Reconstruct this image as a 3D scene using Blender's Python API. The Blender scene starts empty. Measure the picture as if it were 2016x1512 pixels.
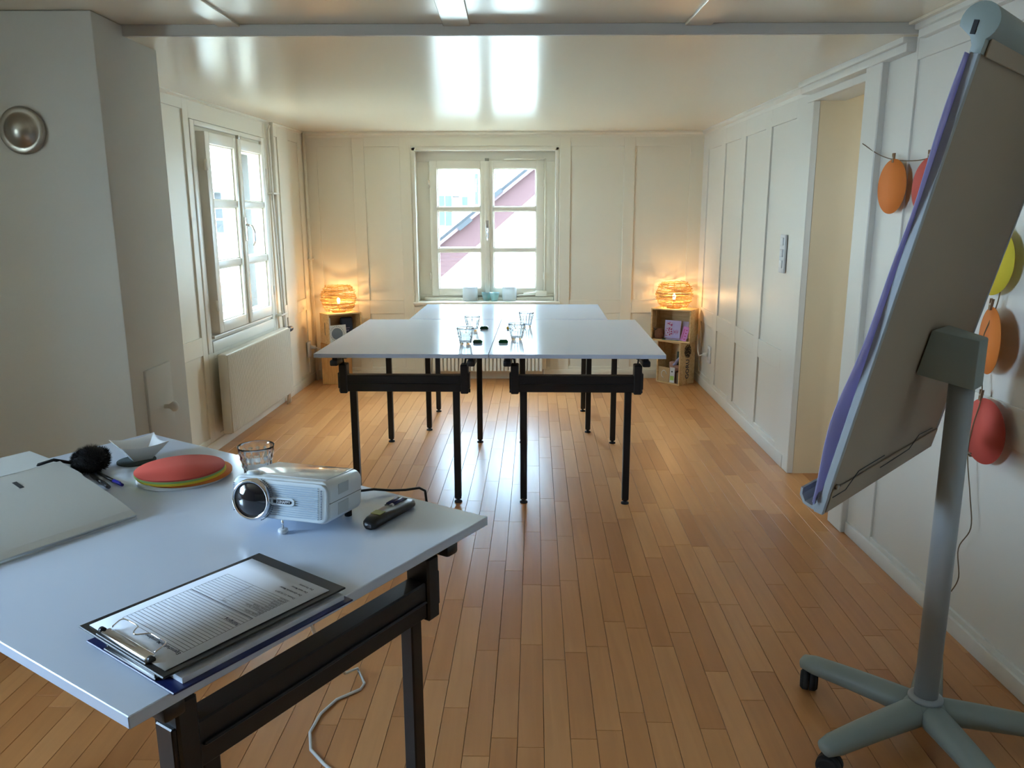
import bpy, bmesh, math, random
from mathutils import Matrix, Vector
PI = math.pi
sc = bpy.context.scene
C = sc.collection
random.seed(7)

# ------------------------------------------------------------------ camera
cd = bpy.data.cameras.new('camera'); cam = bpy.data.objects.new('camera', cd); C.objects.link(cam)
cd.sensor_fit = 'HORIZONTAL'; cd.sensor_width = 36.0; cd.lens = 1545.48 / 2016 * 36
cd.clip_start = 0.05; cd.clip_end = 200
cam.matrix_world = Matrix.Translation((0, 0, 1.3616)) @ Matrix.Rotation(PI / 2 - 0.2134, 4, 'X') @ Matrix.Rotation(-0.0032, 4, 'Z')
sc.camera = cam
# ------------------------------------------------------------------ sky (bright overcast) and exposure
w = bpy.data.worlds.new('overcast_sky'); sc.world = w; w.use_nodes = True
bg = w.node_tree.nodes['Background']; bg.inputs['Color'].default_value = (0.51, 0.74, 1.0, 1); bg.inputs['Strength'].default_value = 47.0
vs = sc.view_settings; vs.view_transform = 'Standard'; vs.look = 'None'; vs.exposure = 0.27; vs.gamma = 1.0; vs.use_curve_mapping = False

def portal(loc, rot, sx, sy):
    ld = bpy.data.lights.new('window_portal', 'AREA'); ld.shape = 'RECTANGLE'; ld.size = sx; ld.size_y = sy
    ld.cycles.is_portal = True
    o = bpy.data.objects.new('window_portal', ld); C.objects.link(o); o.location = loc; o.rotation_euler = rot
portal((-0.2, 6.80, 1.25), (-PI / 2, 0, 0), 1.1, 1.25)
portal((-1.95, 5.03, 1.25), (0, -PI / 2, 0), 1.2, 1.0)

# ------------------------------------------------------------------ materials
MATS = {}
def mat(name, col, rough=0.5, metal=0.0, bump=None, var=None, spec=None, trans=0.0, emit=None, coat=0.0, sheen=0.0, alpha=None, ior=None):
    """bump=(scale, strength[, (sx,sy,sz)]); var=(scale, amount[, (sx,sy,sz)]) brightness variation of the paint itself"""
    m = bpy.data.materials.new(name); m.use_nodes = True
    nt = m.node_tree; N = nt.nodes; L = nt.links; b = N['Principled BSDF']
    b.inputs['Base Color'].default_value = (*col, 1); b.inputs['Roughness'].default_value = rough; b.inputs['Metallic'].default_value = metal
    if spec is not None: b.inputs['Specular IOR Level'].default_value = spec
    if ior: b.inputs['IOR'].default_value = ior
    if trans: b.inputs['Transmission Weight'].default_value = trans
    if coat: b.inputs['Coat Weight'].default_value = coat; b.inputs['Coat Roughness'].default_value = 0.1
    if sheen: b.inputs['Sheen Weight'].default_value = sheen
    if emit: b.inputs['Emission Color'].default_value = (*emit[0], 1); b.inputs['Emission Strength'].default_value = emit[1]
    def noise(scale, sc3=None, detail=4):
        g = N.new('ShaderNodeNewGeometry'); n = N.new('ShaderNodeTexNoise'); n.inputs['Scale'].default_value = scale; n.inputs['Detail'].default_value = detail
        if sc3:
            mp = N.new('ShaderNodeMapping'); mp.inputs['Scale'].default_value = sc3; L.new(g.outputs['Position'], mp.inputs['Vector']); L.new(mp.outputs[0], n.inputs['Vector'])
        else: L.new(g.outputs['Position'], n.inputs['Vector'])
        return n
    if bump:
        n = noise(bump[0], bump[2] if len(bump) > 2 else None); bp = N.new('ShaderNodeBump'); bp.inputs['Strength'].default_value = bump[1]; bp.inputs['Distance'].default_value = 0.004
        L.new(n.outputs['Fac'], bp.inputs['Height']); L.new(bp.outputs[0], b.inputs['Normal'])
    if var:
        n = noise(var[0], var[2] if len(var) > 2 else None); mx = N.new('ShaderNodeMix'); mx.data_type = 'RGBA'
        a = var[1]
        mx.inputs['A'].default_value = (*[max(0, c * (1 - a)) for c in col], 1); mx.inputs['B'].default_value = (*[min(1, c * (1 + a)) for c in col], 1)
        L.new(n.outputs['Fac'], mx.inputs['Factor']); L.new(mx.outputs['Result'], b.inputs['Base Color'])
    MATS[name] = m
    return m

def floor_mat():
    m = bpy.data.materials.new('beech_parquet'); m.use_nodes = True
    nt = m.node_tree; N = nt.nodes; L = nt.links; b = N['Principled BSDF']
    g = N.new('ShaderNodeNewGeometry'); oi = N.new('ShaderNodeObjectInfo')
    ad = N.new('ShaderNodeMath'); ad.operation = 'ADD'; L.new(g.outputs['Random Per Island'], ad.inputs[0]); L.new(oi.outputs['Random'], ad.inputs[1])
    fr = N.new('ShaderNodeMath'); fr.operation = 'FRACT'; L.new(ad.outputs[0], fr.inputs[0])
    cr = N.new('ShaderNodeValToRGB'); e = cr.color_ramp.elements
    e[0].position = 0; e[0].color = (0.50, 0.205, 0.066, 1); e[1].position = 1; e[1].color = (0.675, 0.325, 0.124, 1)
    x = e.new(0.25); x.color = (0.575, 0.25, 0.086, 1); x = e.new(0.75); x.color = (0.62, 0.283, 0.10, 1)
    L.new(fr.outputs[0], cr.inputs['Fac'])
    mp = N.new('ShaderNodeMapping'); mp.inputs['Rotation'].default_value = (0, 0, math.radians(1.67)); mp.inputs['Scale'].default_value = (38, 2.2, 10); L.new(g.outputs['Position'], mp.inputs['Vector'])
    off = N.new('ShaderNodeVectorMath'); off.operation = 'ADD'; L.new(mp.outputs[0], off.inputs[0])
    sc_ = N.new('ShaderNodeMath'); sc_.operation = 'MULTIPLY'; sc_.inputs[1].default_value = 40; L.new(fr.outputs[0], sc_.inputs[0])
    cb = N.new('ShaderNodeCombineXYZ'); L.new(sc_.outputs[0], cb.inputs[0]); L.new(sc_.outputs[0], cb.inputs[1]); L.new(cb.outputs[0], off.inputs[1])
    n = N.new('ShaderNodeTexNoise'); n.inputs['Scale'].default_value = 1.0; n.inputs['Detail'].default_value = 6; n.inputs['Distortion'].default_value = 0.6; L.new(off.outputs[0], n.inputs['Vector'])
    mx = N.new('ShaderNodeMix'); mx.data_type = 'RGBA'; mx.blend_type = 'MULTIPLY'; mx.inputs['Factor'].default_value = 0.35
    r2 = N.new('ShaderNodeValToRGB'); r2.color_ramp.elements[0].position = 0.3; r2.color_ramp.elements[0].color = (0.72, 0.66, 0.6, 1); r2.color_ramp.elements[1].position = 0.7; r2.color_ramp.elements[1].color = (1, 1, 1, 1)
    L.new(n.outputs['Fac'], r2.inputs['Fac']); L.new(cr.outputs[0], mx.inputs['A']); L.new(r2.outputs[0], mx.inputs['B']); L.new(mx.outputs['Result'], b.inputs['Base Color'])
    b.inputs['Roughness'].default_value = 0.33; b.inputs['Specular IOR Level'].default_value = 0.36
    bp = N.new('ShaderNodeBump'); bp.inputs['Strength'].default_value = 0.03; bp.inputs['Distance'].default_value = 0.003; L.new(n.outputs['Fac'], bp.inputs['Height']); L.new(bp.outputs[0], b.inputs['Normal'])
    return m

def wood_mat(name, dark, light, scale=(3, 30, 30), rough=0.6):
    m = bpy.data.materials.new(name); m.use_nodes = True
    nt = m.node_tree; N = nt.nodes; L = nt.links; b = N['Principled BSDF']
    tc = N.new('ShaderNodeTexCoord'); mp = N.new('ShaderNodeMapping'); mp.inputs['Scale'].default_value = scale; L.new(tc.outputs['Object'], mp.inputs['Vector'])
    n = N.new('ShaderNodeTexNoise'); n.inputs['Scale'].default_value = 2; n.inputs['Detail'].default_value = 5; n.inputs['Distortion'].default_value = 0.8; L.new(mp.outputs[0], n.inputs['Vector'])
    cr = N.new('ShaderNodeValToRGB'); e = cr.color_ramp.elements; e[0].position = 0.3; e[0].color = (*dark, 1); e[1].position = 0.65; e[1].color = (*light, 1)
    L.new(n.outputs['Fac'], cr.inputs['Fac']); L.new(cr.outputs[0], b.inputs['Base Color']); b.inputs['Roughness'].default_value = rough
    return m

def pane_mat():
    m = bpy.data.materials.new('window_glass'); m.use_nodes = True
    nt = m.node_tree; N = nt.nodes; L = nt.links; N.remove(N['Principled BSDF'])
    t = N.new('ShaderNodeBsdfTransparent'); t.inputs['Color'].default_value = (0.93, 0.96, 0.96, 1)
    g = N.new('ShaderNodeBsdfGlossy'); g.inputs['Roughness'].default_value = 0.02
    lw = N.new('ShaderNodeLayerWeight'); lw.inputs['Blend'].default_value = 0.5
    pw = N.new('ShaderNodeMath'); pw.operation = 'POWER'; pw.inputs[1].default_value = 5.0; L.new(lw.outputs['Facing'], pw.inputs[0])
    f = N.new('ShaderNodeMath'); f.operation = 'MULTIPLY_ADD'; f.inputs[1].default_value = 0.5; f.inputs[2].default_value = 0.03; L.new(pw.outputs[0], f.inputs[0])
    mx = N.new('ShaderNodeMixShader'); L.new(f.outputs[0], mx.inputs[0]); L.new(t.outputs[0], mx.inputs[1]); L.new(g.outputs[0], mx.inputs[2])
    L.new(mx.outputs[0], N['Material Output'].inputs['Surface'])
    return m

def wicker_mat():
    m = bpy.data.materials.new('willow_wicker'); m.use_nodes = True
    nt = m.node_tree; N = nt.nodes; L = nt.links; N.remove(N['Principled BSDF'])
    d = N.new('ShaderNodeBsdfDiffuse'); d.inputs['Color'].default_value = (0.66, 0.44, 0.17, 1)
    t = N.new('ShaderNodeBsdfTranslucent'); t.inputs['Color'].default_value = (0.80, 0.50, 0.16, 1)
    mx = N.new('ShaderNodeMixShader'); mx.inputs[0].default_value = 0.22; L.new(d.outputs[0], mx.inputs[1]); L.new(t.outputs[0], mx.inputs[2])
    L.new(mx.outputs[0], N['Material Output'].inputs['Surface'])
    return m

M_FLOOR = floor_mat(); M_PANE = pane_mat(); M_WICKER = wicker_mat()
M_WALL = mat('cream_panel_paint', (0.845, 0.765, 0.605), 0.38, bump=(35, 0.06), var=(1.5, 0.02))
M_WALLB = mat('white_panel_paint', (0.79, 0.755, 0.68), 0.40, bump=(35, 0.06), var=(1.5, 0.02))
M_CORR = mat('cream_corridor_plaster', (0.78, 0.62, 0.40), 0.75, bump=(60, 0.08))
M_STOVE = mat('white_plaster', (0.65, 0.62, 0.54), 0.8, bump=(50, 0.1), var=(2, 0.03))
M_CEIL = mat('glossy_ceiling_paint', (0.845, 0.75, 0.575), 0.21, bump=(4, 0.02, (0.5, 2.5, 1)), var=(1.2, 0.02), spec=0.42)
M_WINF = mat('window_paint', (0.86, 0.79, 0.655), 0.35)
M_RAD = mat('radiator_enamel', (0.80, 0.735, 0.61), 0.35)
M_TOP = mat('white_laminate', (0.66, 0.75, 0.90), 0.14, spec=0.55)
M_EDGE = mat('white_laminate_edge', (0.70, 0.70, 0.72), 0.4)
M_BLK = mat('black_powder_coat', (0.010, 0.010, 0.011), 0.42, bump=(300, 0.05))
M_BLKP = mat('black_plastic', (0.012, 0.012, 0.013), 0.35)
M_RUB = mat('black_rubber', (0.012, 0.012, 0.013), 0.7)
M_CHROME = mat('chrome', (0.80, 0.80, 0.82), 0.12, metal=1)
M_STEEL = mat('brushed_steel', (0.42, 0.39, 0.33), 0.34, metal=1, bump=(40, 0.2))
M_GREY = mat('grey_green_enamel', (0.27, 0.315, 0.285), 0.42, bump=(200, 0.04))
M_GREYL = mat('pale_grey_enamel', (0.37, 0.40, 0.41), 0.35)
M_BACK = mat('board_back_laminate', (0.36, 0.285, 0.20), 0.55, bump=(120, 0.05))
M_BOARDF = mat('whiteboard_front', (0.85, 0.86, 0.86), 0.15)
M_LAV = wicker_mat(); M_LAV.name = 'lavender_silk'
for n_ in M_LAV.node_tree.nodes:
    if n_.type in ('BSDF_DIFFUSE', 'BSDF_TRANSLUCENT'): n_.inputs['Color'].default_value = (0.62, 0.60, 0.83, 1)
    if n_.type == 'MIX_SHADER': n_.inputs[0].default_value = 0.5
M_DGREY = mat('dark_grey_cloth', (0.06, 0.065, 0.065), 0.9)
M_PINE = wood_mat('pine_crate', (0.60, 0.36, 0.15), (0.76, 0.52, 0.26))
M_PINED = wood_mat('orange_pine_crate', (0.60, 0.29, 0.08), (0.74, 0.39, 0.13), scale=(40, 40, 4))
M_GLASS = mat('clear_glass', (0.97, 0.98, 0.98), 0.0, trans=1.0, ior=1.46)
M_RED = mat('red_card', (0.62, 0.085, 0.06), 0.8)
M_ORANGE = mat('orange_card', (0.75, 0.20, 0.025), 0.8)
M_YELLOW = mat('yellow_card', (0.78, 0.60, 0.04), 0.8)
M_GREEN = mat('green_card', (0.30, 0.50, 0.16), 0.8)
M_WHITE = mat('white_card', (0.80, 0.82, 0.84), 0.7)
M_PAPER = mat('white_paper', (0.80, 0.83, 0.90), 0.7)
M_INK = mat('black_ink', (0.03, 0.03, 0.05), 0.7)
M_BIND = mat('white_binder_cover', (0.66, 0.69, 0.69), 0.55, bump=(200, 0.05))
M_PROJ = mat('white_projector_plastic', (0.76, 0.83, 0.87), 0.28)
M_PROJT = mat('glossy_projector_top', (0.70, 0.74, 0.76), 0.07, coat=0.5)
M_LENS = mat('dark_lens', (0.008, 0.008, 0.012), 0.03, coat=1.0)
M_FUR = mat('black_fur', (0.006, 0.006, 0.007), 0.9)
M_PORC = mat('white_porcelain', (0.82, 0.83, 0.84), 0.12, coat=0.4)
M_FELT = mat('grey_felt', (0.045, 0.06, 0.06), 0.95, bump=(400, 0.3))
M_BLUEP = mat('blue_plastic', (0.012, 0.014, 0.24), 0.3)
M_NAVY = mat('navy_vinyl', (0.012, 0.020, 0.11), 0.32)
M_BLKV = mat('black_vinyl', (0.012, 0.013, 0.016), 0.38)
M_OLIVE = mat('olive_sticker', (0.28, 0.30, 0.05), 0.5)
M_CABLEW = mat('white_cable', (0.78, 0.78, 0.76), 0.4)
M_STRING = mat('jute_string', (0.20, 0.13, 0.07), 0.9)
M_PEG = mat('wooden_peg', (0.30, 0.17, 0.09), 0.7)
M_SOAPG = mat('dark_green_glossy', (0.005, 0.075, 0.018), 0.15)
M_AMBER = mat('amber_glossy', (0.55, 0.30, 0.02), 0.15)
M_FROST = mat('frosted_white_glass', (0.90, 0.92, 0.90), 0.5, trans=0.55)
M_TEALG = mat('pale_teal_glass', (0.60, 0.86, 0.84), 0.35, trans=0.6)
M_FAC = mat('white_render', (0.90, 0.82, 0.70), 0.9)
M_FACB = mat('darkened_render', (0.085, 0.080, 0.072), 0.9)
M_REDP = mat('red_roof_boards', (0.036, 0.0088, 0.0068), 0.8, var=(1.5, 0.10))
M_ROOF = mat('grey_roof_edge', (0.009, 0.008, 0.008), 0.8)
M_TEAL = mat('teal_shutter_paint', (0.026, 0.052, 0.044), 0.7)
M_DARKW = mat('dark_window_glass', (0.02, 0.022, 0.025), 0.1)
M_GROUND = mat('pale_paving', (0.50, 0.46, 0.40), 0.95)
M_VINYLB = mat('blue_fabric', (0.035, 0.055, 0.12), 0.7)
M_KRAFT = mat('kraft_paper', (0.46, 0.29, 0.14), 0.85)
M_PINK = mat('pink_paper', (0.62, 0.23, 0.55), 0.7)
M_PPINK = mat('pale_pink_paper', (0.55, 0.42, 0.55), 0.7)
M_LILAC = mat('lilac_paper', (0.50, 0.42, 0.68), 0.7)
M_MAG = mat('magenta_print', (0.40, 0.03, 0.12), 0.7)
M_BROWN = mat('brown_woven', (0.16, 0.055, 0.018), 0.8, bump=(150, 0.5), var=(60, 0.5))
M_DGREEN = mat('dark_photo_print', (0.025, 0.035, 0.015), 0.5, var=(60, 0.8))
M_LGREEN = mat('lime_print', (0.35, 0.55, 0.12), 0.6)
M_GREENF = mat('green_folder', (0.01, 0.16, 0.05), 0.5)
M_SKIN = mat('peach_print', (0.50, 0.25, 0.18), 0.7, var=(80, 0.5))
M_BULB = mat('warm_bulb', (1, 0.8, 0.5), 0.5, emit=((1.0, 0.62, 0.27), 420.0))

# ------------------------------------------------------------------ mesh helpers
class MB:
    def __init__(s): s.v = []; s.f = []; s.sm = []
    def add(s, vs, fs, M=None, smooth=False):
        n = len(s.v)
        for p in vs:
            p = Vector(p); s.v.append(tuple(M @ p) if M is not None else tuple(p))
        for f in fs: s.f.append(tuple(i + n for i in f)); s.sm.append(smooth)
        return s
    def box(s, x0, x1, y0, y1, z0, z1, M=None):
        return s.add([(x0, y0, z0), (x1, y0, z0), (x1, y1, z0), (x0, y1, z0), (x0, y0, z1), (x1, y0, z1), (x1, y1, z1), (x0, y1, z1)],
                     [(0, 3, 2, 1), (4, 5, 6, 7), (0, 1, 5, 4), (1, 2, 6, 5), (2, 3, 7, 6), (3, 0, 4, 7)], M)
    def prism(s, pts, z0, z1, M=None):
        n = len(pts); v = [(x, y, z0) for x, y in pts] + [(x, y, z1) for x, y in pts]
        f = [tuple(range(n - 1, -1, -1)), tuple(range(n, 2 * n))] + [(i, (i + 1) % n, n + (i + 1) % n, n + i) for i in range(n)]
        return s.add(v, f, M)
    def lathe(s, prof, n=24, M=None, mod=None, caps=True):
        v = []; f = []
        for k, (r, z) in enumerate(prof):
            for i in range(n):
                a = 2 * PI * i / n; rr = r * (mod(a, k / (len(prof) - 1)) if mod else 1)
                v.append((rr * math.cos(a), rr * math.sin(a), z))
        for k in range(len(prof) - 1):
            for i in range(n):
                j = (i + 1) % n; f.append((k * n + i, k * n + j, (k + 1) * n + j, (k + 1) * n + i))
        s.add(v, f, M, True)
        if caps:
            m = len(s.v) - len(v)
            if prof[0][0] > 1e-6: s.f.append(tuple(m + i for i in range(n - 1, -1, -1))); s.sm.append(False)
            if prof[-1][0] > 1e-6: s.f.append(tuple(m + (len(prof) - 1) * n + i for i in range(n))); s.sm.append(False)
        return s
    def cyl(s, p0, p1, r0, r1=None, n=14):
        p0 = Vector(p0); p1 = Vector(p1); d = p1 - p0
        M = Matrix.Translation(p0) @ d.to_track_quat('Z', 'Y').to_matrix().to_4x4()
        return s.lathe([(r0, 0), (r1 if r1 is not None else r0, d.length)], n, M)
    def tube(s, pts, r, n=6, closed=False, sy=1.0):
        pts = [Vector(p) for p in pts]; m = len(pts); v = []; f = []
        rr = r if isinstance(r, (list, tuple)) else [r] * m
        up0 = None
        for k, p in enumerate(pts):
            a = pts[(k - 1) % m] if (closed or k > 0) else p; b = pts[(k + 1) % m] if (closed or k < m - 1) else p
            t = (b - a).normalized()
            ref = Vector((0, 0, 1)) if abs(t.z) < 0.95 else Vector((1, 0, 0))
            if up0 is not None and (up0 - t * up0.dot(t)).length > 0.1: ref = up0
            x = (ref - t * ref.dot(t)).normalized(); y = t.cross(x); up0 = x
            for i in range(n):
                an = 2 * PI * i / n; v.append(p + x * (rr[k] * math.cos(an) * sy) + y * (rr[k] * math.sin(an)))
        for k in range(m if closed else m - 1):
            q = (k + 1) % m
            for i in range(n):
                j = (i + 1) % n; f.append((k * n + i, k * n + j, q * n + j, q * n + i))
        if not closed: f.append(tuple(range(n - 1, -1, -1))); f.append(tuple((m - 1) * n + i for i in range(n)))
        return s.add(v, f, None, True)
    def grid(s, fn, nu, nv, smooth=True):
        v = [fn(i / nu, j / nv) for j in range(nv + 1) for i in range(nu + 1)]
        f = [(j * (nu + 1) + i, j * (nu + 1) + i + 1, (j + 1) * (nu + 1) + i + 1, (j + 1) * (nu + 1) + i) for j in range(nv) for i in range(nu)]
        return s.add(v, f, None, smooth)
    def build(s, name, m, parent=None, bevel=0.0, seg=2, thick=0.0):
        me = bpy.data.meshes.new(name); me.from_pydata(s.v, [], s.f)
        for p, q in zip(me.polygons, s.sm): p.use_smooth = q
        if bevel:
            bm = bmesh.new(); bm.from_mesh(me); bmesh.ops.recalc_face_normals(bm, faces=bm.faces)
            ed = [e for e in bm.edges if len(e.link_faces) == 2 and e.calc_face_angle() > 0.6]
            bmesh.ops.bevel(bm, geom=ed, offset=bevel, segments=seg, profile=0.5, affect='EDGES', clamp_overlap=True)
            bm.to_mesh(me); bm.free()
            if seg > 1:
                for p in me.polygons: p.use_smooth = True
                try: me.set_sharp_from_angle(angle=0.6)
                except Exception: pass
        me.materials.append(m); me.update()
        o = bpy.data.objects.new(name, me); C.objects.link(o)
        if parent is not None: o.parent = parent
        if thick:
            md = o.modifiers.new('thickness', 'SOLIDIFY'); md.thickness = thick; md.offset = 0
        return o

def thing(name, label, cat, loc=(0, 0, 0), rotz=0.0, group=None):
    o = bpy.data.objects.new(name, None); o.empty_display_size = 0.05; C.objects.link(o)
    o.location = loc; o.rotation_euler = (0, 0, rotz); o['label'] = label; o['category'] = cat
    if group: o['group'] = group
    return o
def tag(o, label, cat, group=None):
    o['label'] = label; o['category'] = cat
    if group: o['group'] = group
    return o
def struct(o, label=None):
    o['kind'] = 'structure'
    if label: o['label'] = label
    return o
def dup(root, loc, rotz, label, group=None):
    r = root.copy(); C.objects.link(r); r.location = loc; r.rotation_euler = (0, 0, rotz); r['label'] = label
    if group: r['group'] = group
    for ch in root.children:
        c = ch.copy(); C.objects.link(c); c.parent = r
        for g in ch.children:
            d = g.copy(); C.objects.link(d); d.parent = c
    return r
def text(body, size, M, m, parent, name='lettering', depth=0.0002, ax='LEFT', sx=1.0, shear=0.0, bold=0.0):
    cu = bpy.data.curves.new(name, 'FONT'); cu.body = body; cu.size = size; cu.align_x = ax; cu.extrude = depth; cu.shear = shear; cu.offset = bold
    cu.resolution_u = 2
    t = bpy.data.objects.new(name, cu); C.objects.link(t)
    dg = bpy.context.evaluated_depsgraph_get(); me = bpy.data.meshes.new_from_object(t.evaluated_get(dg))
    bpy.data.objects.remove(t); bpy.data.curves.remove(cu)
    me.transform(M @ Matrix.Diagonal((sx, 1, 1, 1))); me.materials.clear(); me.materials.append(m); me.name = name
    o = bpy.data.objects.new(name, me); C.objects.link(o)
    if parent is not None: o.parent = parent
    return o
def spline(pts, n=6):
    out = []; P = [Vector(p) for p in pts]
    for i in range(len(P) - 1):
        p0, p1, p2, p3 = P[max(0, i - 1)], P[i], P[i + 1], P[min(len(P) - 1, i + 2)]
        for k in range(n):
            t = k / n; out.append(.5 * ((2 * p1) + (p2 - p0) * t + (2 * p0 - 5 * p1 + 4 * p2 - p3) * t * t + (3 * p1 - p0 - 3 * p2 + p3) * t ** 3))
    out.append(P[-1]); return out
def frame(o, x, y):
    x = Vector(x).normalized(); y = Vector(y); y = (y - x * x.dot(y)).normalized(); z = x.cross(y)
    M = Matrix((x, y, z)).transposed().to_4x4(); M.translation = Vector(o); return M
def RZ(a): return Matrix.Rotation(a, 4, 'Z')
def T(x, y, z): return Matrix.Translation((x, y, z))

# ------------------------------------------------------------------ room shell
BY = 6.52                                            # back wall plane
def lx(y): return -1.755 + (y - 4.546) * 0.0445      # left wall
def rx(y): return 1.487 + (y - 4.1) * 0.025          # right wall beyond the doorway
def ceil_z(y): return 1.975 + (y - 2.96) * 0.0075

# floor: dark sub-floor with separate beech strips
fl = MB().box(-2.75, 3.0, -2.75, 6.7, -0.06, -0.0135).build('floor', mat('sub_floor', (0.05, 0.03, 0.018), 0.9)); struct(fl, 'beech strip parquet floor')
AF = math.radians(1.67)
def pxproj(x, y):
    s, c = math.sin(.2134), math.cos(.2134); z = -1.3616; d = y * c - z * s
    if d < 0.3: return None
    return 1008 + 1545 * x / d, 756 - 1545 * (y * s + z * c) / d, d
PW = 0.0703; GAP = 0.0013
rng = random.Random(11)
planks = []
for r in range(-42, 46):
    u0 = r * PW + 0.0285
    v = -2.9 - rng.random() * 0.6
    while v < 6.75:
        ln = rng.choice([0.42, 0.50, 0.50, 0.58, 0.66])
        if v + ln > 6.45: ln = round(6.64 - v, 3)
        if v > 6.60: break
        cu, cv = u0 + PW / 2, v + ln / 2
        x = cu * math.cos(AF) + cv * math.sin(AF); y = -cu * math.sin(AF) + cv * math.cos(AF)
        v += ln
        if y - ln / 2 < -2.7 or y + ln / 2 > 6.78 or x > 2.95 or x < -2.7: continue
        q = pxproj(x, y); sc_ = 0
        if q and -60 < q[0] < 2080 and q[1] < 1600:
            if not (q[0] < 1000 and q[1] > 900 + (1000 - q[0]) * 0.0 and q[0] < 940 - (q[1] - 1040) * 1.72 + 0): sc_ = ln * PW / q[2] ** 3
        if x > 1.52 and not (3.3 < y < 4.0): sc_ = 0
        if x < -1.8: sc_ = 0
        planks.append((sc_, x, y, ln))
planks.sort(key=lambda t: -t[0])
pm = {}
rest = MB(); b0 = 0.0006
def plank_geo(mb, ln, M=None):
    hw = PW / 2 - GAP / 2; hl = ln / 2 - GAP / 2
    v = [(-hw, -hl, -.012), (hw, -hl, -.012), (hw, hl, -.012), (-hw, hl, -.012), (-hw, -hl, -b0), (hw, -hl, -b0), (hw, hl, -b0), (-hw, hl, -b0),
         (-hw + b0, -hl + b0, 0), (hw - b0, -hl + b0, 0), (hw - b0, hl - b0, 0), (-hw + b0, hl - b0, 0)]
    f = [(0, 1, 5, 4), (1, 2, 6, 5), (2, 3, 7, 6), (3, 0, 4, 7), (4, 5, 9, 8), (5, 6, 10, 9), (6, 7, 11, 10), (7, 4, 8, 11), (8, 9, 10, 11)]
    mb.add(v, f, M)
for k, (s_, x, y, ln) in enumerate(planks):
    if k < 300:
        if ln not in pm:
            mb = MB(); plank_geo(mb, ln); o = mb.build('floor_plank', M_FLOOR, fl); pm[ln] = o.data
        else:
            o = bpy.data.objects.new('floor_plank', pm[ln]); C.objects.link(o); o.parent = fl
        o.location = (x, y, 0); o.rotation_euler = (0, 0, -AF)
    else: plank_geo(rest, ln, T(x, y, 0) @ RZ(-AF))
ro = rest.build('floor_planks_beyond', M_FLOOR, fl); ro['kind'] = 'stuff'

# wall helper: wall running from a to b (xy), n = inward normal; boxes in (u along, z, depth d towards the room)
class Wall:
    def __init__(s, name, a, b, m, label):
        s.a = Vector((*a, 0)); d = Vector((*b, 0)) - s.a; s.L = d.length; d.normalize()
        s.d = d; s.n = Vector((-d.y, d.x, 0)); s.m = m; s.name = name
        s.M = Matrix((d, s.n, Vector((0, 0, 1)))).transposed().to_4x4(); s.M.translation = s.a
        s.core = MB(); s.parts = []; s.label = label
    def solid(s, u0, u1, z0, z1, d0=-0.25, d1=0.0): s.core.box(u0, u1, d0, d1, z0, z1, s.M)
    def part(s, name, u0, u1, z0, z1, d0, d1, bevel=0.0015, m=None): s.parts.append((name, u0, u1, z0, z1, d0, d1, bevel, m))
    def finish(s):
        s.o = struct(s.core.build(s.name, s.m), s.label)
        for (n, u0, u1, z0, z1, d0, d1, bv, m) in s.parts:
            MB().box(u0, u1, d0, d1, z0, z1, s.M).build(n, m or s.m, s.o, bevel=bv, seg=1)
        return s.o
    def P(s, u, z, d=0.0): return s.M @ Vector((u, d, z))
    def panels(s, cols, rows, u0, u1, z0, z1, dp=-0.004, proud=0.012):
        """cols/rows are the recessed panel intervals; the rest becomes stiles and rails"""
        cols = sorted(cols); rows = sorted(rows)
        for c in cols:
            for r in rows: s.part('panel', c[0] - .004, c[1] + .004, r[0] - .004, r[1] + .004, dp, 0.002, 0)
        edges = [u0] + [e for c in cols for e in c] + [u1]
        for k in range(0, len(edges), 2): s.part('stile', edges[k], edges[k + 1], z0, z1, dp, proud)
        ez = [z0] + [e for r in rows for e in r] + [z1]
        for c in cols:
            for k in range(0, len(ez), 2): s.part('rail', c[0], c[1], ez[k], ez[k + 1], dp, proud - 0.0004)

# back wall (runs from left to right seen from the room: inward normal is -y)
WB = Wall('wall_back', (1.60, BY), (-1.72, BY), M_WALL, 'cream panelled back wall with the window')
ub = lambda x: 1.60 - x
WX0, WX1, WZ0, WZ1 = -0.795, 0.378, 0.645, 1.880
WB.solid(0, ub(WX1), -0.05, 2.1); WB.solid(ub(WX0), ub(-1.72), -0.05, 2.1); WB.solid(ub(WX1), ub(WX0), -0.05, WZ0); WB.solid(ub(WX1), ub(WX0), WZ1, 2.1)
R2 = [(0.10, 0.552), (0.662, 1.888)]
def cx(a, b): return (ub(b), ub(a))
WB.panels([cx(0.475, 0.902), cx(0.990, 1.432)], R2, ub(1.60), ub(WX1 + 0.012), 0, 2.0)
WB.panels([cx(-1.553, -1.271), cx(-1.176, -0.893)], R2, ub(WX0 - 0.012), ub(-1.72), 0, 2.0)
WB.panels([cx(-0.74, -0.26), cx(-0.16, 0.32)], [(0.10, 0.552)], ub(WX1 + 0.012), ub(WX0 - 0.012), 0, WZ0 - 0.035)
WB.part('rail', ub(WX1 + 0.012), ub(WX0 - 0.012), WZ1 + 0.012, 2.0, -0.004, 0.0116)
WB.finish()
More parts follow.
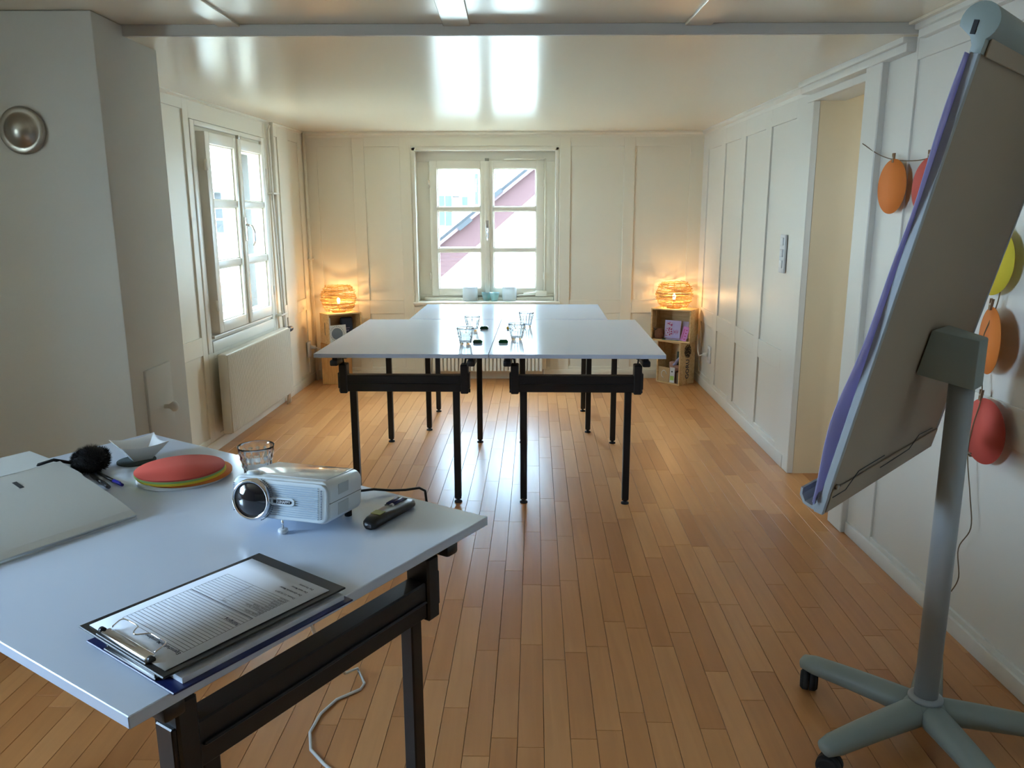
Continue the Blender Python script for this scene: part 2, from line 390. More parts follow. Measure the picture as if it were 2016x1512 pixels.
# left wall beyond the chimney block
WLa, WLb = (lx(BY + .1), BY + .1), (lx(3.217), 3.217)
WL = Wall('wall_left', WLa, WLb, M_WALL, 'cream panelled left wall with the tall window')
LL = WL.L; k_ = LL / (BY + .1 - 3.217)
ul = lambda y: (BY + .1 - y) * k_
LY0, LY1, LZ0, LZ1 = 4.545, 5.50, 0.69, 1.815      # opening behind the sashes
WL.solid(0, ul(LY1), -0.05, 2.1); WL.solid(ul(LY0), LL, -0.05, 2.1); WL.solid(ul(LY1), ul(LY0), -0.05, LZ0); WL.solid(ul(LY1), ul(LY0), LZ1, 2.1)
cy = lambda a, b: (ul(b), ul(a))
WL.panels([cy(3.28, 3.66), cy(3.82, 4.39)], [(0.09, 0.580), (0.683, 1.915)], ul(4.455), LL, 0, 2.0)
WL.panels([cy(4.53, 5.55)], [(0.09, 0.535)], ul(5.615), ul(4.455), 0, 0.585)
WL.part('rail', ul(5.615), ul(4.455), 1.875, 2.0, -0.004, 0.0116)
WL.panels([cy(5.74, 5.89), cy(6.13, 6.36)], [(0.09, 0.605), (0.700, 1.905)], 0, ul(5.615), 0, 2.0)
WL.finish()
# right wall beyond the doorway
WR = Wall('wall_right', (rx(4.03), 4.03), (rx(BY + .1), BY + .1), M_WALLB, 'white panelled right wall beyond the doorway')
kr = WR.L / (BY + .1 - 4.03); ur = lambda y: (y - 4.03) * kr
WR.solid(0, WR.L, -0.05, 2.1, -0.12)
cr_ = lambda a, b: (ur(a), ur(b))
WR.panels([cr_(4.262, 4.695), cr_(4.808, 5.245), cr_(5.365, 5.785), cr_(5.905, 6.33)], [(0.098, 0.508), (0.620, 1.842)], 0, WR.L, 0, 1.96)
WR.finish()
# right wall nearer than the doorway, and the strip above the doorway
WN = Wall('wall_right_near', (1.462, -2.6), (1.462, 3.205), M_WALLB, 'white panelled right wall near the flipchart')
un = lambda y: y + 2.6
WN.solid(0, WN.L, -0.05, 2.1, -0.12)
cn = lambda a, b: (un(a), un(b))
WN.panels([cn(-1.6, -0.5), cn(-0.4, 0.75), cn(0.87, 1.78), cn(1.92, 2.985)], [(0.075, 0.69), (0.812, 1.895)], 0, WN.L, 0, 1.99, proud=0.010)
WN.finish()
# doorway surround
struct(MB().box(1.466, 1.62, 3.345, 4.09, 1.893, 2.1).build('trim_1', M_WALLB, bevel=0.002, seg=1), 'lintel above the doorway')
struct(MB().box(1.425, 1.61, 3.205, 3.345, 0, 1.99).build('trim_2', M_WALLB, bevel=0.004, seg=1), 'near post of the doorway')
struct(MB().box(1.448, 1.475, 3.345, 3.372, 0, 1.893).box(1.463, 1.61, 3.345, 3.36, 0, 1.893).build('trim_3', M_WALLB, bevel=0.002, seg=1), 'thin inner strip of the doorway')
struct(MB().box(1.468, 1.50, 4.005, 4.09, 0, 1.8925).build('trim_4', M_WALLB, bevel=0.003, seg=1), 'far casing of the doorway')
# passage behind the doorway
struct(MB().box(1.50, 2.95, 4.005, 4.12, -0.05, 2.2).build('wall_passage_far', M_CORR), 'cream wall seen through the doorway')
struct(MB().box(1.60, 2.95, 2.70, 2.80, -0.05, 2.2).build('wall_passage_near', M_CORR), 'near wall of the passage')
struct(MB().box(2.90, 3.0, 2.70, 3.1, -0.05, 2.2).box(2.90, 3.0, 3.36, 4.12, -0.05, 2.2).box(2.90, 3.0, 3.1, 3.36, -0.05, 1.35).box(2.90, 3.0, 3.1, 3.36, 1.75, 2.2).build('wall_passage_end', M_CORR), 'end wall of the passage with an added unseen window')  # window opening added out of view to light the passage
struct(MB().box(1.50, 2.95, 2.75, 4.12, 2.03, 2.1).build('ceiling_passage', M_CORR), 'ceiling of the passage')
portal((2.98, 3.23, 1.55), (0, PI / 2, 0), 0.4, 0.26)

# ceilings: low glossy one over the far part, a higher one with battens over the near part
z0, z1 = ceil_z(2.96), ceil_z(6.7)
cfar = MB().add([(-2.1, 2.96, z0), (1.75, 2.96, z0), (1.75, 6.75, z1), (-2.1, 6.75, z1), (-2.1, 2.96, 2.12), (1.75, 2.96, 2.12), (1.75, 6.75, 2.12), (-2.1, 6.75, 2.12)],
                [(0, 1, 2, 3), (4, 7, 6, 5), (0, 4, 5, 1), (1, 5, 6, 2), (2, 6, 7, 3), (3, 7, 4, 0)]).build('ceiling', M_CEIL)
struct(cfar, 'low glossy cream ceiling over the far part')
cn_ = MB().box(-2.75, 1.65, -2.75, 2.958, 2.012, 2.12).build('ceiling_near', M_CEIL); struct(cn_, 'higher glossy ceiling over the near part')
for x, wd in ((-1.845, .09), (-0.985, .075), (-0.19, .094), (0.655, .092), (1.42, .06)):
    MB().box(x - wd / 2, x + wd / 2, -2.7, 2.955, 2.003, 2.013).build('batten', M_CEIL, cn_, bevel=0.002, seg=1)
struct(MB().box(-1.37, 1.46, 2.945, 2.962, 1.974, 2.012).build('trim_5', mat('shaded_step_paint', (0.62, 0.585, 0.52), 0.5), bevel=0.002, seg=1), 'step between the two ceilings')  # greyer colour stands in for the weaker light on the step face
# cornices
def cornice(name, W, u0, u1, zf, hh, dep, lab):
    """stepped moulding under the ceiling along a wall; zf(u) gives the ceiling height"""
    prof = [(0.0, -hh), (dep * .35, -hh), (dep * .45, -hh * .62), (dep * .8, -hh * .45), (dep, -hh * .30), (dep, 0.01), (0.0, 0.01)]
    v = []; n = len(prof)
    for u in (u0, u1):
        for d, z in prof: v.append(W.P(u, zf(u) + z, d))
    f = [tuple(range(n)), tuple(range(2 * n - 1, n - 1, -1))] + [(i, n + i, n + (i + 1) % n, (i + 1) % n) for i in range(n)]
    mb = MB().add(v, f)
    o = mb.build(name, W.m); bm = bmesh.new(); bm.from_mesh(o.data); bmesh.ops.recalc_face_normals(bm, faces=bm.faces); bm.to_mesh(o.data); bm.free()
    return struct(o, lab)
cornice('trim_6', WB, 0.0, WB.L, lambda u: ceil_z(BY), 0.045, 0.04, 'cornice on the back wall')
cornice('trim_7', WL, 0.0, ul(3.23), lambda u: ceil_z(BY + .1 - u / k_), 0.03, 0.022, 'cornice on the left wall')
cornice('trim_8', WR, 0.0, WR.L, lambda u: ceil_z(4.03 + u / kr), 0.05, 0.035, 'cornice on the right wall')
struct(MB().box(1.415, 1.47, 3.0, 4.05, 1.925, 1.96).box(1.40, 1.47, 3.0, 4.05, 1.955, 1.985).build('trim_9', M_WALLB, bevel=0.006), 'cornice over the doorway')
struct(MB().box(1.425, 1.465, -2.6, 2.945, 1.958, 1.99).box(1.41, 1.465, -2.6, 2.945, 1.985, 2.014).build('trim_10', M_WALLB, bevel=0.006), 'cornice near the flipchart')
# baseboards
def baseb(name, W, u0, u1, h, lab, d=0.02):
    struct(MB().box(u0, u1, 0.0, d, 0.0, h, W.M).build(name, W.m, bevel=0.004), lab)
baseb('baseboard_back', WB, 0.02, WB.L - .02, 0.075, 'baseboard of the back wall')
baseb('baseboard_left', WL, 0.02, ul(3.23), 0.065, 'baseboard of the left wall')
baseb('baseboard_right', WR, ur(4.10), WR.L - .02, 0.07, 'baseboard of the right wall')
baseb('baseboard_right_near', WN, 0.02, un(3.2), 0.055, 'baseboard near the flipchart')

# near part of the room: plain rear wall, thick left wall with added window
nl = MB(); NY0, NY1, NZ0, NZ1 = 0.50, 1.33, 0.95, 1.77  # unseen window opening, put in for the bluish daylight on the near table
nl.box(-3.15, -2.6, -2.6, NY0, -0.05, 2.15); nl.box(-3.15, -2.6, NY1, 2.735, -0.05, 2.15); nl.box(-3.15, -2.6, NY0, NY1, -0.05, NZ0); nl.box(-3.15, -2.6, NY0, NY1, NZ1, 2.15)  # wall made thick so the reveal keeps this daylight off the chimney block
struct(nl.build('wall_left_near', M_WALLB), 'thick left wall beside the camera with an added unseen window')
struct(MB().box(-2.75, 1.6, -2.75, -2.6, -0.05, 2.15).build('wall_rear', M_WALLB), 'rear wall behind the camera')
portal((-3.12, (NY0 + NY1) / 2, (NZ0 + NZ1) / 2), (0, -PI / 2, 0), NZ1 - NZ0, NY1 - NY0)

# ------------------------------------------------------------------ windows
def window(name, W, u0, u1, z0, z1, cols, rows, dep, label, swap=False, frame_w=0.05, proud=0.0):
    """frame in the wall opening at depth dep (from wall face, towards outside negative), two sashes with three panes each"""
    root = bpy.data.objects.new(name, None); C.objects.link(root); struct(root, label)
    Mx = W.M
    fr = MB()
    fr.box(u0, u1, dep - .06, dep, z0, rows[0][0] - .055, Mx); fr.box(u0, u1, dep - .06, dep, rows[-1][1] + .055, z1, Mx)
    fr.box(u0, cols[0][0] - .055, dep - .06, dep, rows[0][0] - .055, rows[-1][1] + .055, Mx); fr.box(cols[1][1] + .055, u1, dep - .06, dep, rows[0][0] - .055, rows[-1][1] + .055, Mx)
    fr.build('window_frame', M_WINF, root, bevel=0.003)
    for k, (a, b) in enumerate(cols):
        mid = (cols[0][1] + cols[1][0]) / 2
        e0 = cols[0][0] - .06 if k == 0 else mid + 0.001; e1 = mid - 0.001 if k == 0 else cols[1][1] + .06
        sa = MB(); zz0, zz1 = rows[0][0] - .062, rows[-1][1] + .062
        d0, d1 = dep - .045, dep + .022 + proud
        sa.box(e0, a, d0, d1, zz0, zz1, Mx); sa.box(b, e1, d0, d1, zz0, zz1, Mx)
        sa.box(a, b, d0, d1, zz0, rows[0][0], Mx); sa.box(a, b, d0, d1, rows[-1][1], zz1, Mx)
        so = sa.build('sash', M_WINF, root, bevel=0.003)
        for r in range(len(rows) - 1):
            MB().box(a, b, d0 + .006, d1 - .006, rows[r][1], rows[r + 1][0], Mx).build('muntin', M_WINF, so, bevel=0.003)
        for (p, q) in rows:
            MB().box(a - .003, b + .003, (d0 + d1) / 2 - .002, (d0 + d1) / 2 + .002, p - .003, q + .003, Mx).build('pane', M_PANE, so)
            MB().box(a, a + .008, d0 + .004, d1 - .018, p, q, Mx).box(b - .008, b, d0 + .004, d1 - .018, p, q, Mx).box(a, b, d0 + .004, d1 - .018, p, p + .006, Mx).box(a, b, d0 + .004, d1 - .018, q - .006, q, Mx).build('glazing_bead', M_WINF, so)
    mid = (cols[0][1] + cols[1][0]) / 2
    MB().box(mid - .02, mid + .02, dep + .02 + proud, dep + .034 + proud, rows[0][0] - .06, rows[-1][1] + .06, Mx).build('cover_strip', M_WINF, root, bevel=0.004)
    dd = dep + .034 + proud
    hz = (rows[1][0] + rows[1][1]) / 2 + (0.0 if not swap else 0.02)
    hnd = MB().box(mid - .012, mid + .012, dd, dd + .01, hz - .07, hz + .075, Mx).build('handle_plate', M_CHROME, root, bevel=0.003)
    pts = [W.P(mid, hz + .03, dd + .01), W.P(mid, hz + .02, dd + .045), W.P(mid, hz - .02, dd + .06), W.P(mid, hz - .07, dd + .058), W.P(mid, hz - .10, dd + .045)] if swap else \
          [W.P(mid, hz + .01, dd + .01), W.P(mid, hz + .008, dd + .025), W.P(mid, hz - .02, dd + .03), W.P(mid, hz - .085, dd + .022)]
    MB().tube(pts, [.008, .008, .007, .006, .005][:len(pts)], 8).build('handle_lever', M_CHROME, hnd)
    for k, (e, s_) in enumerate(((cols[0][0] - .066, 1), (cols[1][1] + .066, 1))):
        for z in (rows[0][0] + .10, rows[-1][1] - .12):
            MB().cyl(W.P(e, z - .03, dep + .02 + proud), W.P(e, z + .03, dep + .02 + proud), .009).build('hinge', M_WINF, root)
    for z in (rows[-1][1] + .07,):
        MB().box(mid - .02, mid + .014, dd - .015, dd + .004, z - .01, z + .012, Mx).build('catch', M_STEEL, root, bevel=0.002)
    return root
w1 = window('window_1', WB, ub(WX1), ub(WX0), WZ0, WZ1, [(ub(0.206), ub(-0.150)), (ub(-0.253), ub(-0.611))],
            [(0.752, 1.052), (1.085, 1.385), (1.420, 1.724)], -0.14, 'cream casement window in the back wall, six panes')
# reveal lining, sill and stay bar of the back window
MB().box(ub(WX1), ub(WX1) + .02, -.14, .004, WZ0, WZ1, WB.M).box(ub(WX0) - .02, ub(WX0), -.14, .004, WZ0, WZ1, WB.M).box(ub(WX1), ub(WX0), -.14, .004, WZ1 - .02, WZ1, WB.M).build('reveal_lining', M_WINF, w1)
MB().box(ub(WX1) - .02, ub(WX0) + .02, -.14, .03, WZ0 - .018, WZ0 + .004, WB.M).build('window_sill', M_WINF, w1, bevel=0.004)
MB().box(ub(0.352), ub(WX0 + .06), -.145, -.10, WZ0 + .004, WZ0 + .03, WB.M).build('sill_step', M_WINF, w1, bevel=0.004)
bar = MB().cyl(WB.P(ub(0.275), 0.72, -.10), WB.P(ub(0.278), 1.80, -.10), .006).cyl(WB.P(ub(0.278), 1.80, -.10), WB.P(ub(-0.06), 1.797, -.10), .006)
bar.cyl(WB.P(ub(0.26), 0.70, -.10), WB.P(ub(0.02), 0.69, -.10), .005).build('bolt_rod', M_WINF, w1)
MB().tube([WB.P(ub(0.27), .722, -.095), WB.P(ub(0.20), .715, -.088), WB.P(ub(0.10), .704, -.088)], .006, 8).box(ub(0.295), ub(0.20), -.10, -.08, .685, .73, WB.M).build('window_stay', M_WINF, w1, bevel=0.002)

w2 = window('window_2', WL, ul(LY1), ul(LY0), LZ0, LZ1, [(ul(5.435), ul(5.08)), (ul(4.968), ul(4.613))],
            [(0.745, 1.055), (1.097, 1.406), (1.446, 1.755)], 0.0, 'cream casement window in the left wall above the radiator, six panes', swap=True, proud=0.03)
cs = MB()
cs.box(ul(5.60), ul(5.545), 0, .018, .575, 1.872, WL.M); cs.box(ul(4.51), ul(4.455), 0, .018, .575, 1.872, WL.M); cs.box(ul(5.545), ul(4.51), 0, .018, 1.845, 1.872, WL.M); cs.box(ul(5.545), ul(4.51), 0, .022, .575, .64, WL.M)
cs.build('casing', M_WINF, w2, bevel=0.004)
MB().box(ul(5.50), ul(4.52), 0.0, .03, .655, .672, WL.M).build('drip_strip', M_WINF, w2, bevel=0.004)
MB().box(ul(LY1) , ul(LY1) + .004, -.25, -.062, LZ0, LZ1, WL.M).build('outer_reveal', M_FACB, w2)['label'] = 'darkened lining added on the outer reveal'  # dark sheet added so the skylit reveal does not burn out to white
# second (outer) pair of sashes that shows as grey lines inside the left window
ow = MB()
for (a, b) in ((ul(5.45), ul(5.07)), (ul(4.98), ul(4.60))):
    for (p, q) in ((a - .02, a + .012), (b - .012, b + .02)): ow.box(p, q, -.20, -.16, LZ0, LZ1, WL.M)
ow.box(ul(LY1), ul(LY0), -.20, -.16, LZ0, LZ0 + .05, WL.M); ow.box(ul(LY1), ul(LY0), -.20, -.16, LZ1 - .05, LZ1, WL.M)
ow.build('outer_sash', M_WINF, w2, bevel=0.003)

# ------------------------------------------------------------------ chimney block on the left
cb_ = thing('chimney_breast', 'white plastered chimney block with small hatch and round metal cover at the left', 'chimney', (-1.36, 2.74, 0))
pts = [(0, 0), (0, 0.475), (-1.38, 0.475), (-1.38, -0.003)]
MB().prism(pts[::-1], 0, 2.011).build('body', M_STOVE, cb_, bevel=0.006)
hd = MB().box(-.004, .010, .100, .312, .505, .798).build('hatch_door', M_STOVE, cb_, bevel=0.004)
MB().lathe([(.0001, .052), (.012, .05), (.019, .043), (.020, .034), (.014, .026), (.009, .018), (.009, .0), (.014, -.002)], 16, T(.010, .225, .635) @ Matrix.Rotation(PI / 2, 4, 'Y')).build('knob', M_STOVE, hd)
MB().lathe([(.076, 0), (.078, .006), (.070, .014), (.060, .012), (.052, .016), (.044, .024), (.030, .032), (.016, .038), (.0001, .040)], 40, T(-.266, -.004, 1.638) @ Matrix.Rotation(PI / 2, 4, 'X')).build('flue_cover', M_STEEL, cb_)['label'] = 'round ringed metal cover'

# ------------------------------------------------------------------ radiators and pipes
ra = thing('radiator', 'cream ribbed panel radiator under the left window', 'radiator', (0, 0, 0))
RY0, RY1 = 4.47, 5.60
n_r = 58; mb = MB()
mb.box(ul(RY1), ul(RY0), .055, .108, .095, .572, WL.M).build('radiator_panel', M_RAD, ra, bevel=0.008, seg=3)
mb = MB()
for i in range(n_r):
    u = ul(RY1) + (i + .5) * (ul(RY0) - ul(RY1)) / n_r
    mb.box(u - .0055, u + .0055, .10, .118, .103, .566, WL.M)
o = mb.build('ribs', M_RAD, ra, bevel=0.003, seg=1); o['kind'] = 'stuff'
for y in (4.75, 5.35): MB().box(ul(y + .02), ul(y - .02), .012, .06, .08, .16, WL.M).build('wall_bracket', M_RAD, ra, bevel=0.002, seg=1)
v_ = MB().cyl(WL.P(ul(5.60), .545, .08), WL.P(ul(5.66), .545, .08), .012).build('valve', M_CHROME, ra)
MB().cyl(WL.P(ul(5.655), .545, .08), WL.P(ul(5.73), .545, .08), .022, .019).build('valve_knob', M_BLKP, v_, bevel=0.003)
MB().tube([WL.P(ul(5.59), .17, .08), WL.P(ul(5.64), .17, .08), WL.P(ul(5.655), .15, .07), WL.P(ul(5.655), .0, .06)], .009, 8).tube([WL.P(ul(5.55), .10, .08), WL.P(ul(5.60), .085, .08), WL.P(ul(5.61), .07, .07), WL.P(ul(5.61), .0, .06)], .009, 8).build('connection_pipe', M_RAD, ra)
hp = thing('heating_pipe', 'cream heating pipe rising beside the left window to the ceiling', 'pipe')
MB().cyl(WL.P(ul(5.70), 0.0, .045), WL.P(ul(5.68), 1.985, .045), .013).build('riser', M_RAD, hp)
MB().tube([WL.P(ul(5.655), .545, .06), WL.P(ul(5.645), .7, .05), WL.P(ul(5.635), 1.5, .04), WL.P(ul(5.625), 1.93, .04), WL.P(ul(5.66), 1.96, .04)], .008, 8).build('branch', M_RAD, hp)
for z in (.65, 1.5): MB().box(ul(5.72), ul(5.60), .012, .062, z, z + .012, WL.M).build('pipe_clip', M_RAD, hp, bevel=0.002, seg=1)
hp2 = thing('corner_pipe', 'thin cream pipe standing in the left back corner', 'pipe')
MB().cyl((lx(6.46) + .035, 6.465, 0), (lx(6.46) + .03, 6.465, 1.99), .012).build('riser', M_WALL, hp2)
MB().box(lx(6.46) + .0, lx(6.46) + .05, 6.45, 6.52, 1.0, 1.012).build('pipe_clip', M_WALL, hp2)

rb = thing('radiator', 'cream finned radiator under the back window behind the tables', 'radiator', (-.205, 6.43, 0))
x = -.475; i = 0
proto = None
while x < .475:
    if proto is None:
        proto = MB().prism([(-.0125, .03), (-.0125, -.025), (-.009, -.03), (.009, -.03), (.0125, -.025), (.0125, .03)][::-1], .085, .535).build('fin', M_RAD, rb)
        proto.location = (x, 0, 0)
    else:
        c = proto.copy(); C.objects.link(c); c.location = (x, 0, 0)
    x += .0317
MB().box(-.49, .49, .0, .045, .09, .53).build('header', M_RAD, rb, bevel=0.006)
for s_ in (-1, 1): MB().cyl((s_ * .47, .02, .0), (s_ * .47, .02, .12), .009).build('connection_pipe', M_RAD, rb)
for x in (-.40, .36): MB().box(x, x + .04, .04, .075, .3, .36).build('wall_bracket', M_RAD, rb)

# switch and outlets
ls = thing('light_switch', 'white plate with three rocker switches by the doorway', 'switch')
MB().box(ur(4.275), ur(4.362), .012, .024, 1.042, 1.248, WR.M).build('plate', M_WHITE, ls, bevel=0.004)
for z in (1.068, 1.128, 1.190):
    MB().box(ur(4.296), ur(4.340), .022, .030, z, z + .042, WR.M).build('rocker', M_WHITE, ls, bevel=0.003)
def outlet(W, u, z, lab, d=0.012):
    o = thing('wall_outlet', lab, 'outlet')
    MB().box(u - .042, u + .042, d, d + .012, z - .065, z + .065, W.M).build('plate', M_WHITE, o, bevel=0.004)
    for s_ in (-.03, .03): MB().lathe([(.019, 0), (.019, .003), (.016, .004), (.016, .001)], 16, T(*W.P(u, z + s_, d + .011)) @ W.n.to_track_quat('Z', 'Y').to_matrix().to_4x4()).build('socket', M_WHITE, o)
    return o
outlet(WL, ul(6.34), .285, 'white wall socket near the left lamp')
outlet(WR, ur(5.94), .30, 'white wall socket near the right lamp')
pc = thing('power_cord', 'white plug and cord beside the left crates', 'cord')
MB().cyl(WL.P(ul(6.34), .30, .03), WL.P(ul(6.34), .30, .075), .017, .012).build('plug', M_WHITE, pc)
MB().tube([WL.P(ul(6.34), .30, .07), WL.P(ul(6.33), .29, .12), WL.P(ul(6.40), .27, .15), (-1.575, 6.49, .29), (-1.56, 6.505, .45), (-1.52, 6.50, .56), (-1.50, 6.45, .60), (-1.46, 6.40, .592)], .004, 6).build('cord', M_CABLEW, pc)
pc = thing('power_cord', 'white plug and curved cord beside the right crates', 'cord')
MB().cyl(WR.P(ur(5.94), .30, .03), WR.P(ur(5.94), .30, .07), .017, .012).build('plug', M_WHITE, pc)
MB().tube([WR.P(ur(5.94), .30, .065), WR.P(ur(5.97), .285, .09), WR.P(ur(6.08), .30, .075), WR.P(ur(6.22), .34, .05), WR.P(ur(6.36), .42, .028), WR.P(ur(6.42), .55, .03), (1.47, 6.455, .622), (1.40, 6.40, .622)], .0045, 6).build('cord', M_CABLEW, pc)

# ------------------------------------------------------------------ folding tables
def make_table(label, loc, rotz):
    t = thing('folding_table', label, 'table', loc, rotz, 'white folding tables')
    MB().box(-.4, .4, 0, 1.2, .721, .74).build('table_top', M_TOP, t, bevel=0.0012, seg=1)
    for (yy, hx, sgn) in ((.085, .243, 1), (1.10, .272, -1)):
        for s_ in (-1, 1):
            zt = .60 if sgn == 1 else .70
            lg = MB().box(s_ * hx - .016, s_ * hx + .016, yy - .016, yy + .016, .022, zt).build('leg', M_BLK, t, bevel=0.003, seg=1)
            MB().lathe([(.0001, 0), (.019, 0), (.019, .006), (.012, .010), (.007, .013), (.007, .018), (.0155, .018), (.0155, .026)], 14, T(s_ * hx, yy, 0)).build('foot', M_RUB, lg)
    # front cross beam: channel with a lip between two uprights
    MB().box(-.268, .268, .062, .108, .550, .628).box(-.262, .262, .054, .064, .586, .592).build('cross_beam', M_BLK, t, bevel=0.003, seg=1)
    for s_ in (-1, 1):
        a, b = sorted((s_ * .266, s_ * .302))
        up = MB().box(a, b, .055, .115, .542, .680).build('upright', M_BLK, t, bevel=0.004, seg=1)
        a, b = sorted((s_ * .300, s_ * .309)); MB().box(a, b, .06, .10, .565, .64).build('latch_plate', M_BLKP, up, bevel=0.002, seg=1)
        MB().cyl((s_ * .309, .085, .552), (s_ * .292, .085, .552), .009).build('bolt', M_BLK, up)
        a, b = sorted((s_ * .300, s_ * .336))
        MB().box(a, b, .03, .16, .676, .703).build('tilt_block', M_BLKP, t, bevel=0.006)
        a, b = sorted((s_ * .305, s_ * .328)); MB().box(a, b, .05, .15, .70, .722).build('mounting_foot', M_BLK, t)
        MB().cyl((s_ * .284, .085, .675), (s_ * .291, .10, .722), .004).build('rod', M_BLK, t)
        a, b = sorted((s_ * .287, s_ * .317)); MB().box(a, b, .15, 1.12, .69, .721).build('side_rail', M_BLK, t)
    MB().box(-.288, .288, 1.09, 1.122, .640, .70).build('rear_beam', M_BLK, t, bevel=0.003, seg=1)
    return t
TA = -.0374
def tloc(i, j, o=(-.1066, 3.5048), a=TA): return (o[0] + i * math.cos(a) - j * math.sin(a), o[1] + i * math.sin(a) + j * math.cos(a), 0)
t1 = make_table('white folding table at the left of the far group, two glasses on it', tloc(-.4012, 0), TA)
dup(t1, tloc(.4012, 0), TA, 'white folding table at the right of the far group, two glasses on it')
A3 = -.0327; o3 = (-.0228, 4.7094)
dup(t1, tloc(-.6, .404, o3, A3), A3 - PI / 2, 'white folding table set crosswise in front of the back window')
AN = .9942; oN = (-.4879, .8832)
dup(t1, tloc(.4, 0, oN, AN), AN, 'white folding table nearest the camera, with projector and clipboards on it')
def nt(i, j, z=0.74): x, y, _ = tloc(i, j, oN, AN); return (x, y, z)

# ------------------------------------------------------------------ glasses
def glass_mesh():
    mb = MB()
    prof = [(.0001, .0), (.026, .0)]
    n = 48
    for k in range(0, 15):
        t = k / 14; prof.append((.0275 + .0155 * t ** 1.1, .003 + .080 * t))
    inner = [(.0415 - .0155 * (1 - t) ** 1.0 * .95, .083 - (.083 - .012) * (1 - t)) for t in [1 - q / 12 for q in range(13)]]
    prof += [(.0425, .0838)] + inner + [(.0001, .010)]
    m_ = len(prof)
    def mod(a, kk):
        k = kk * (m_ - 1)
        if k < 3 or k > 15: return 1.0
        z = (k - 2) / 14
        return 1 + .075 * math.sin(math.pi * min(1, max(0, z / .96))) ** .5 * math.cos(7 * a + 15 * z) * math.cos(7 * a - 15 * z) - .0
    mb.lathe(prof, 56, None, mod)
    return mb
g0 = glass_mesh().build('glass_tumbler', M_GLASS)
gs = [((-.226, 3.775), 'clear dimpled glass at the front left of the far tables'), ((-.213, 4.215), 'clear dimpled glass behind the front left one on the far tables'),
      ((.024, 3.915), 'clear dimpled glass at the front right of the far tables'), ((.081, 4.37), 'clear dimpled glass at the back right of the far tables'),
      ((-.612, 1.800), 'clear dimpled glass behind the projector on the near table')]
for k, (p, lab) in enumerate(gs):
    g = g0 if k == 0 else g0.copy()
    if k: C.objects.link(g)
    g.location = (*p, .7402); g.rotation_euler = (0, 0, k * .7); tag(g, lab, 'glass', 'dimpled glass tumblers')
# small glossy blocks
for k, (p, m, lab) in enumerate([((-.168, 3.825), M_SOAPG, 'small dark green glossy block beside the front left glass'), ((-.042, 3.825), M_SOAPG, 'small dark green glossy block right of the table seam, in front'),
                                 ((-.152, 4.30), M_SOAPG, 'small dark green glossy block left of the table seam, farther back'), ((-.006, 4.30), M_AMBER, 'small amber block half hidden behind a glass')]):
    b = thing('small_block', lab, 'block', (*p, .7402), TA, 'small glossy blocks on the far tables')
    MB().box(-.0235, .0235, -.013, .013, 0, .013).build('lower_half', m, b, bevel=0.004)
    MB().box(-.019, .019, -.010, .010, .012, .0175).build('upper_half', m, b, bevel=0.003)

# ------------------------------------------------------------------ things on the back window sill
def jar(loc, r, h, lab, grp):
    def bump(a, t): return 1 + .02 * math.cos(22 * a) * math.cos(60 * t)
    prof = [(.0001, 0), (r * .85, 0), (r * .97, .006)] + [(r * (1 - .06 * (t / 20 - .5) ** 2 * 2), .01 + (h - .014) * t / 20) for t in range(21)] + [(r * .90, h), (r * .88, h * .6), (r * .86, .02), (.0001, .012)]
    o = MB().lathe(prof, 44, None, bump).build('candle_jar', M_FROST); o.location = loc; tag(o, lab, 'jar', grp)
jar((-.348, 6.60, .650), .062, .118, 'white frosted textured jar on the window sill, left one', 'frosted jars on the sill')
jar((-.020, 6.60, .650), .060, .118, 'white frosted textured jar on the window sill, right one', 'frosted jars on the sill')
for p, lab in (((-.212, 6.60, .650), 'pale teal glass cup on the sill, left one of the pair'), ((-.144, 6.575, .650), 'pale teal glass cup on the sill, right one of the pair')):
    def wob(a, t): return 1 + .04 * t * math.cos(4 * a)
    o = MB().lathe([(.0001, 0), (.024, 0), (.027, .01), (.034, .04), (.040, .070), (.0365, .070), (.030, .04), (.022, .012), (.0001, .010)], 32, None, wob).build('tea_light_cup', M_TEALG)
    o.location = p; tag(o, lab, 'cup', 'teal cups on the sill')

# ------------------------------------------------------------------ crates and lamps
def crate(lab, loc, rotz, wd, dp, hh, m, slot=True):
    c = thing('wooden_crate', lab, 'crate', loc, rotz, 'wooden wine crates')
    th = .011
    for a in (0, wd - th):
        for (y0, y1) in ((0, dp * .49), (dp * .505, dp)):
            MB().box(a, a + th, y0, y1, 0, hh).build('side_board', m, c, bevel=0.0015, seg=1)
    MB().box(th, wd - th, 0, dp, 0, th).build('bottom_board', m, c, bevel=0.0015, seg=1)
    MB().box(th, wd - th, 0, dp, hh - th, hh).build('top_board', m, c, bevel=0.0015, seg=1)
    MB().box(th, wd - th, dp - .007, dp, th, hh - th).build('back_board', m, c)
    return c
cRB = crate('lower right pine crate standing upright, lettered GORU on its side', (1.194, 6.371, 0), math.atan2(-.777, .63), .24, .19, .35, M_PINE)
cRT = crate('upper right pine crate carrying a lamp, cards inside', (1.13, 6.345, .3505), math.atan2(-.53, .85), .335, .185, .262, M_PINE)
cLB = crate('lower left orange pine crate standing upright', (-1.345, 6.495, 0), PI, .205, .205, .345, M_PINED)
cLT = crate('upper left pine crate carrying a lamp, booklets inside', (-1.455, 6.175, .3455), math.atan2(.17, .237), .29, .165, .243, M_PINE)
for s_ in (0,): MB().box(-.0016, .0005, .062, .072, .07, .17).build('hand_slot', M_DGREY, cLT, bevel=0.0005, seg=1)
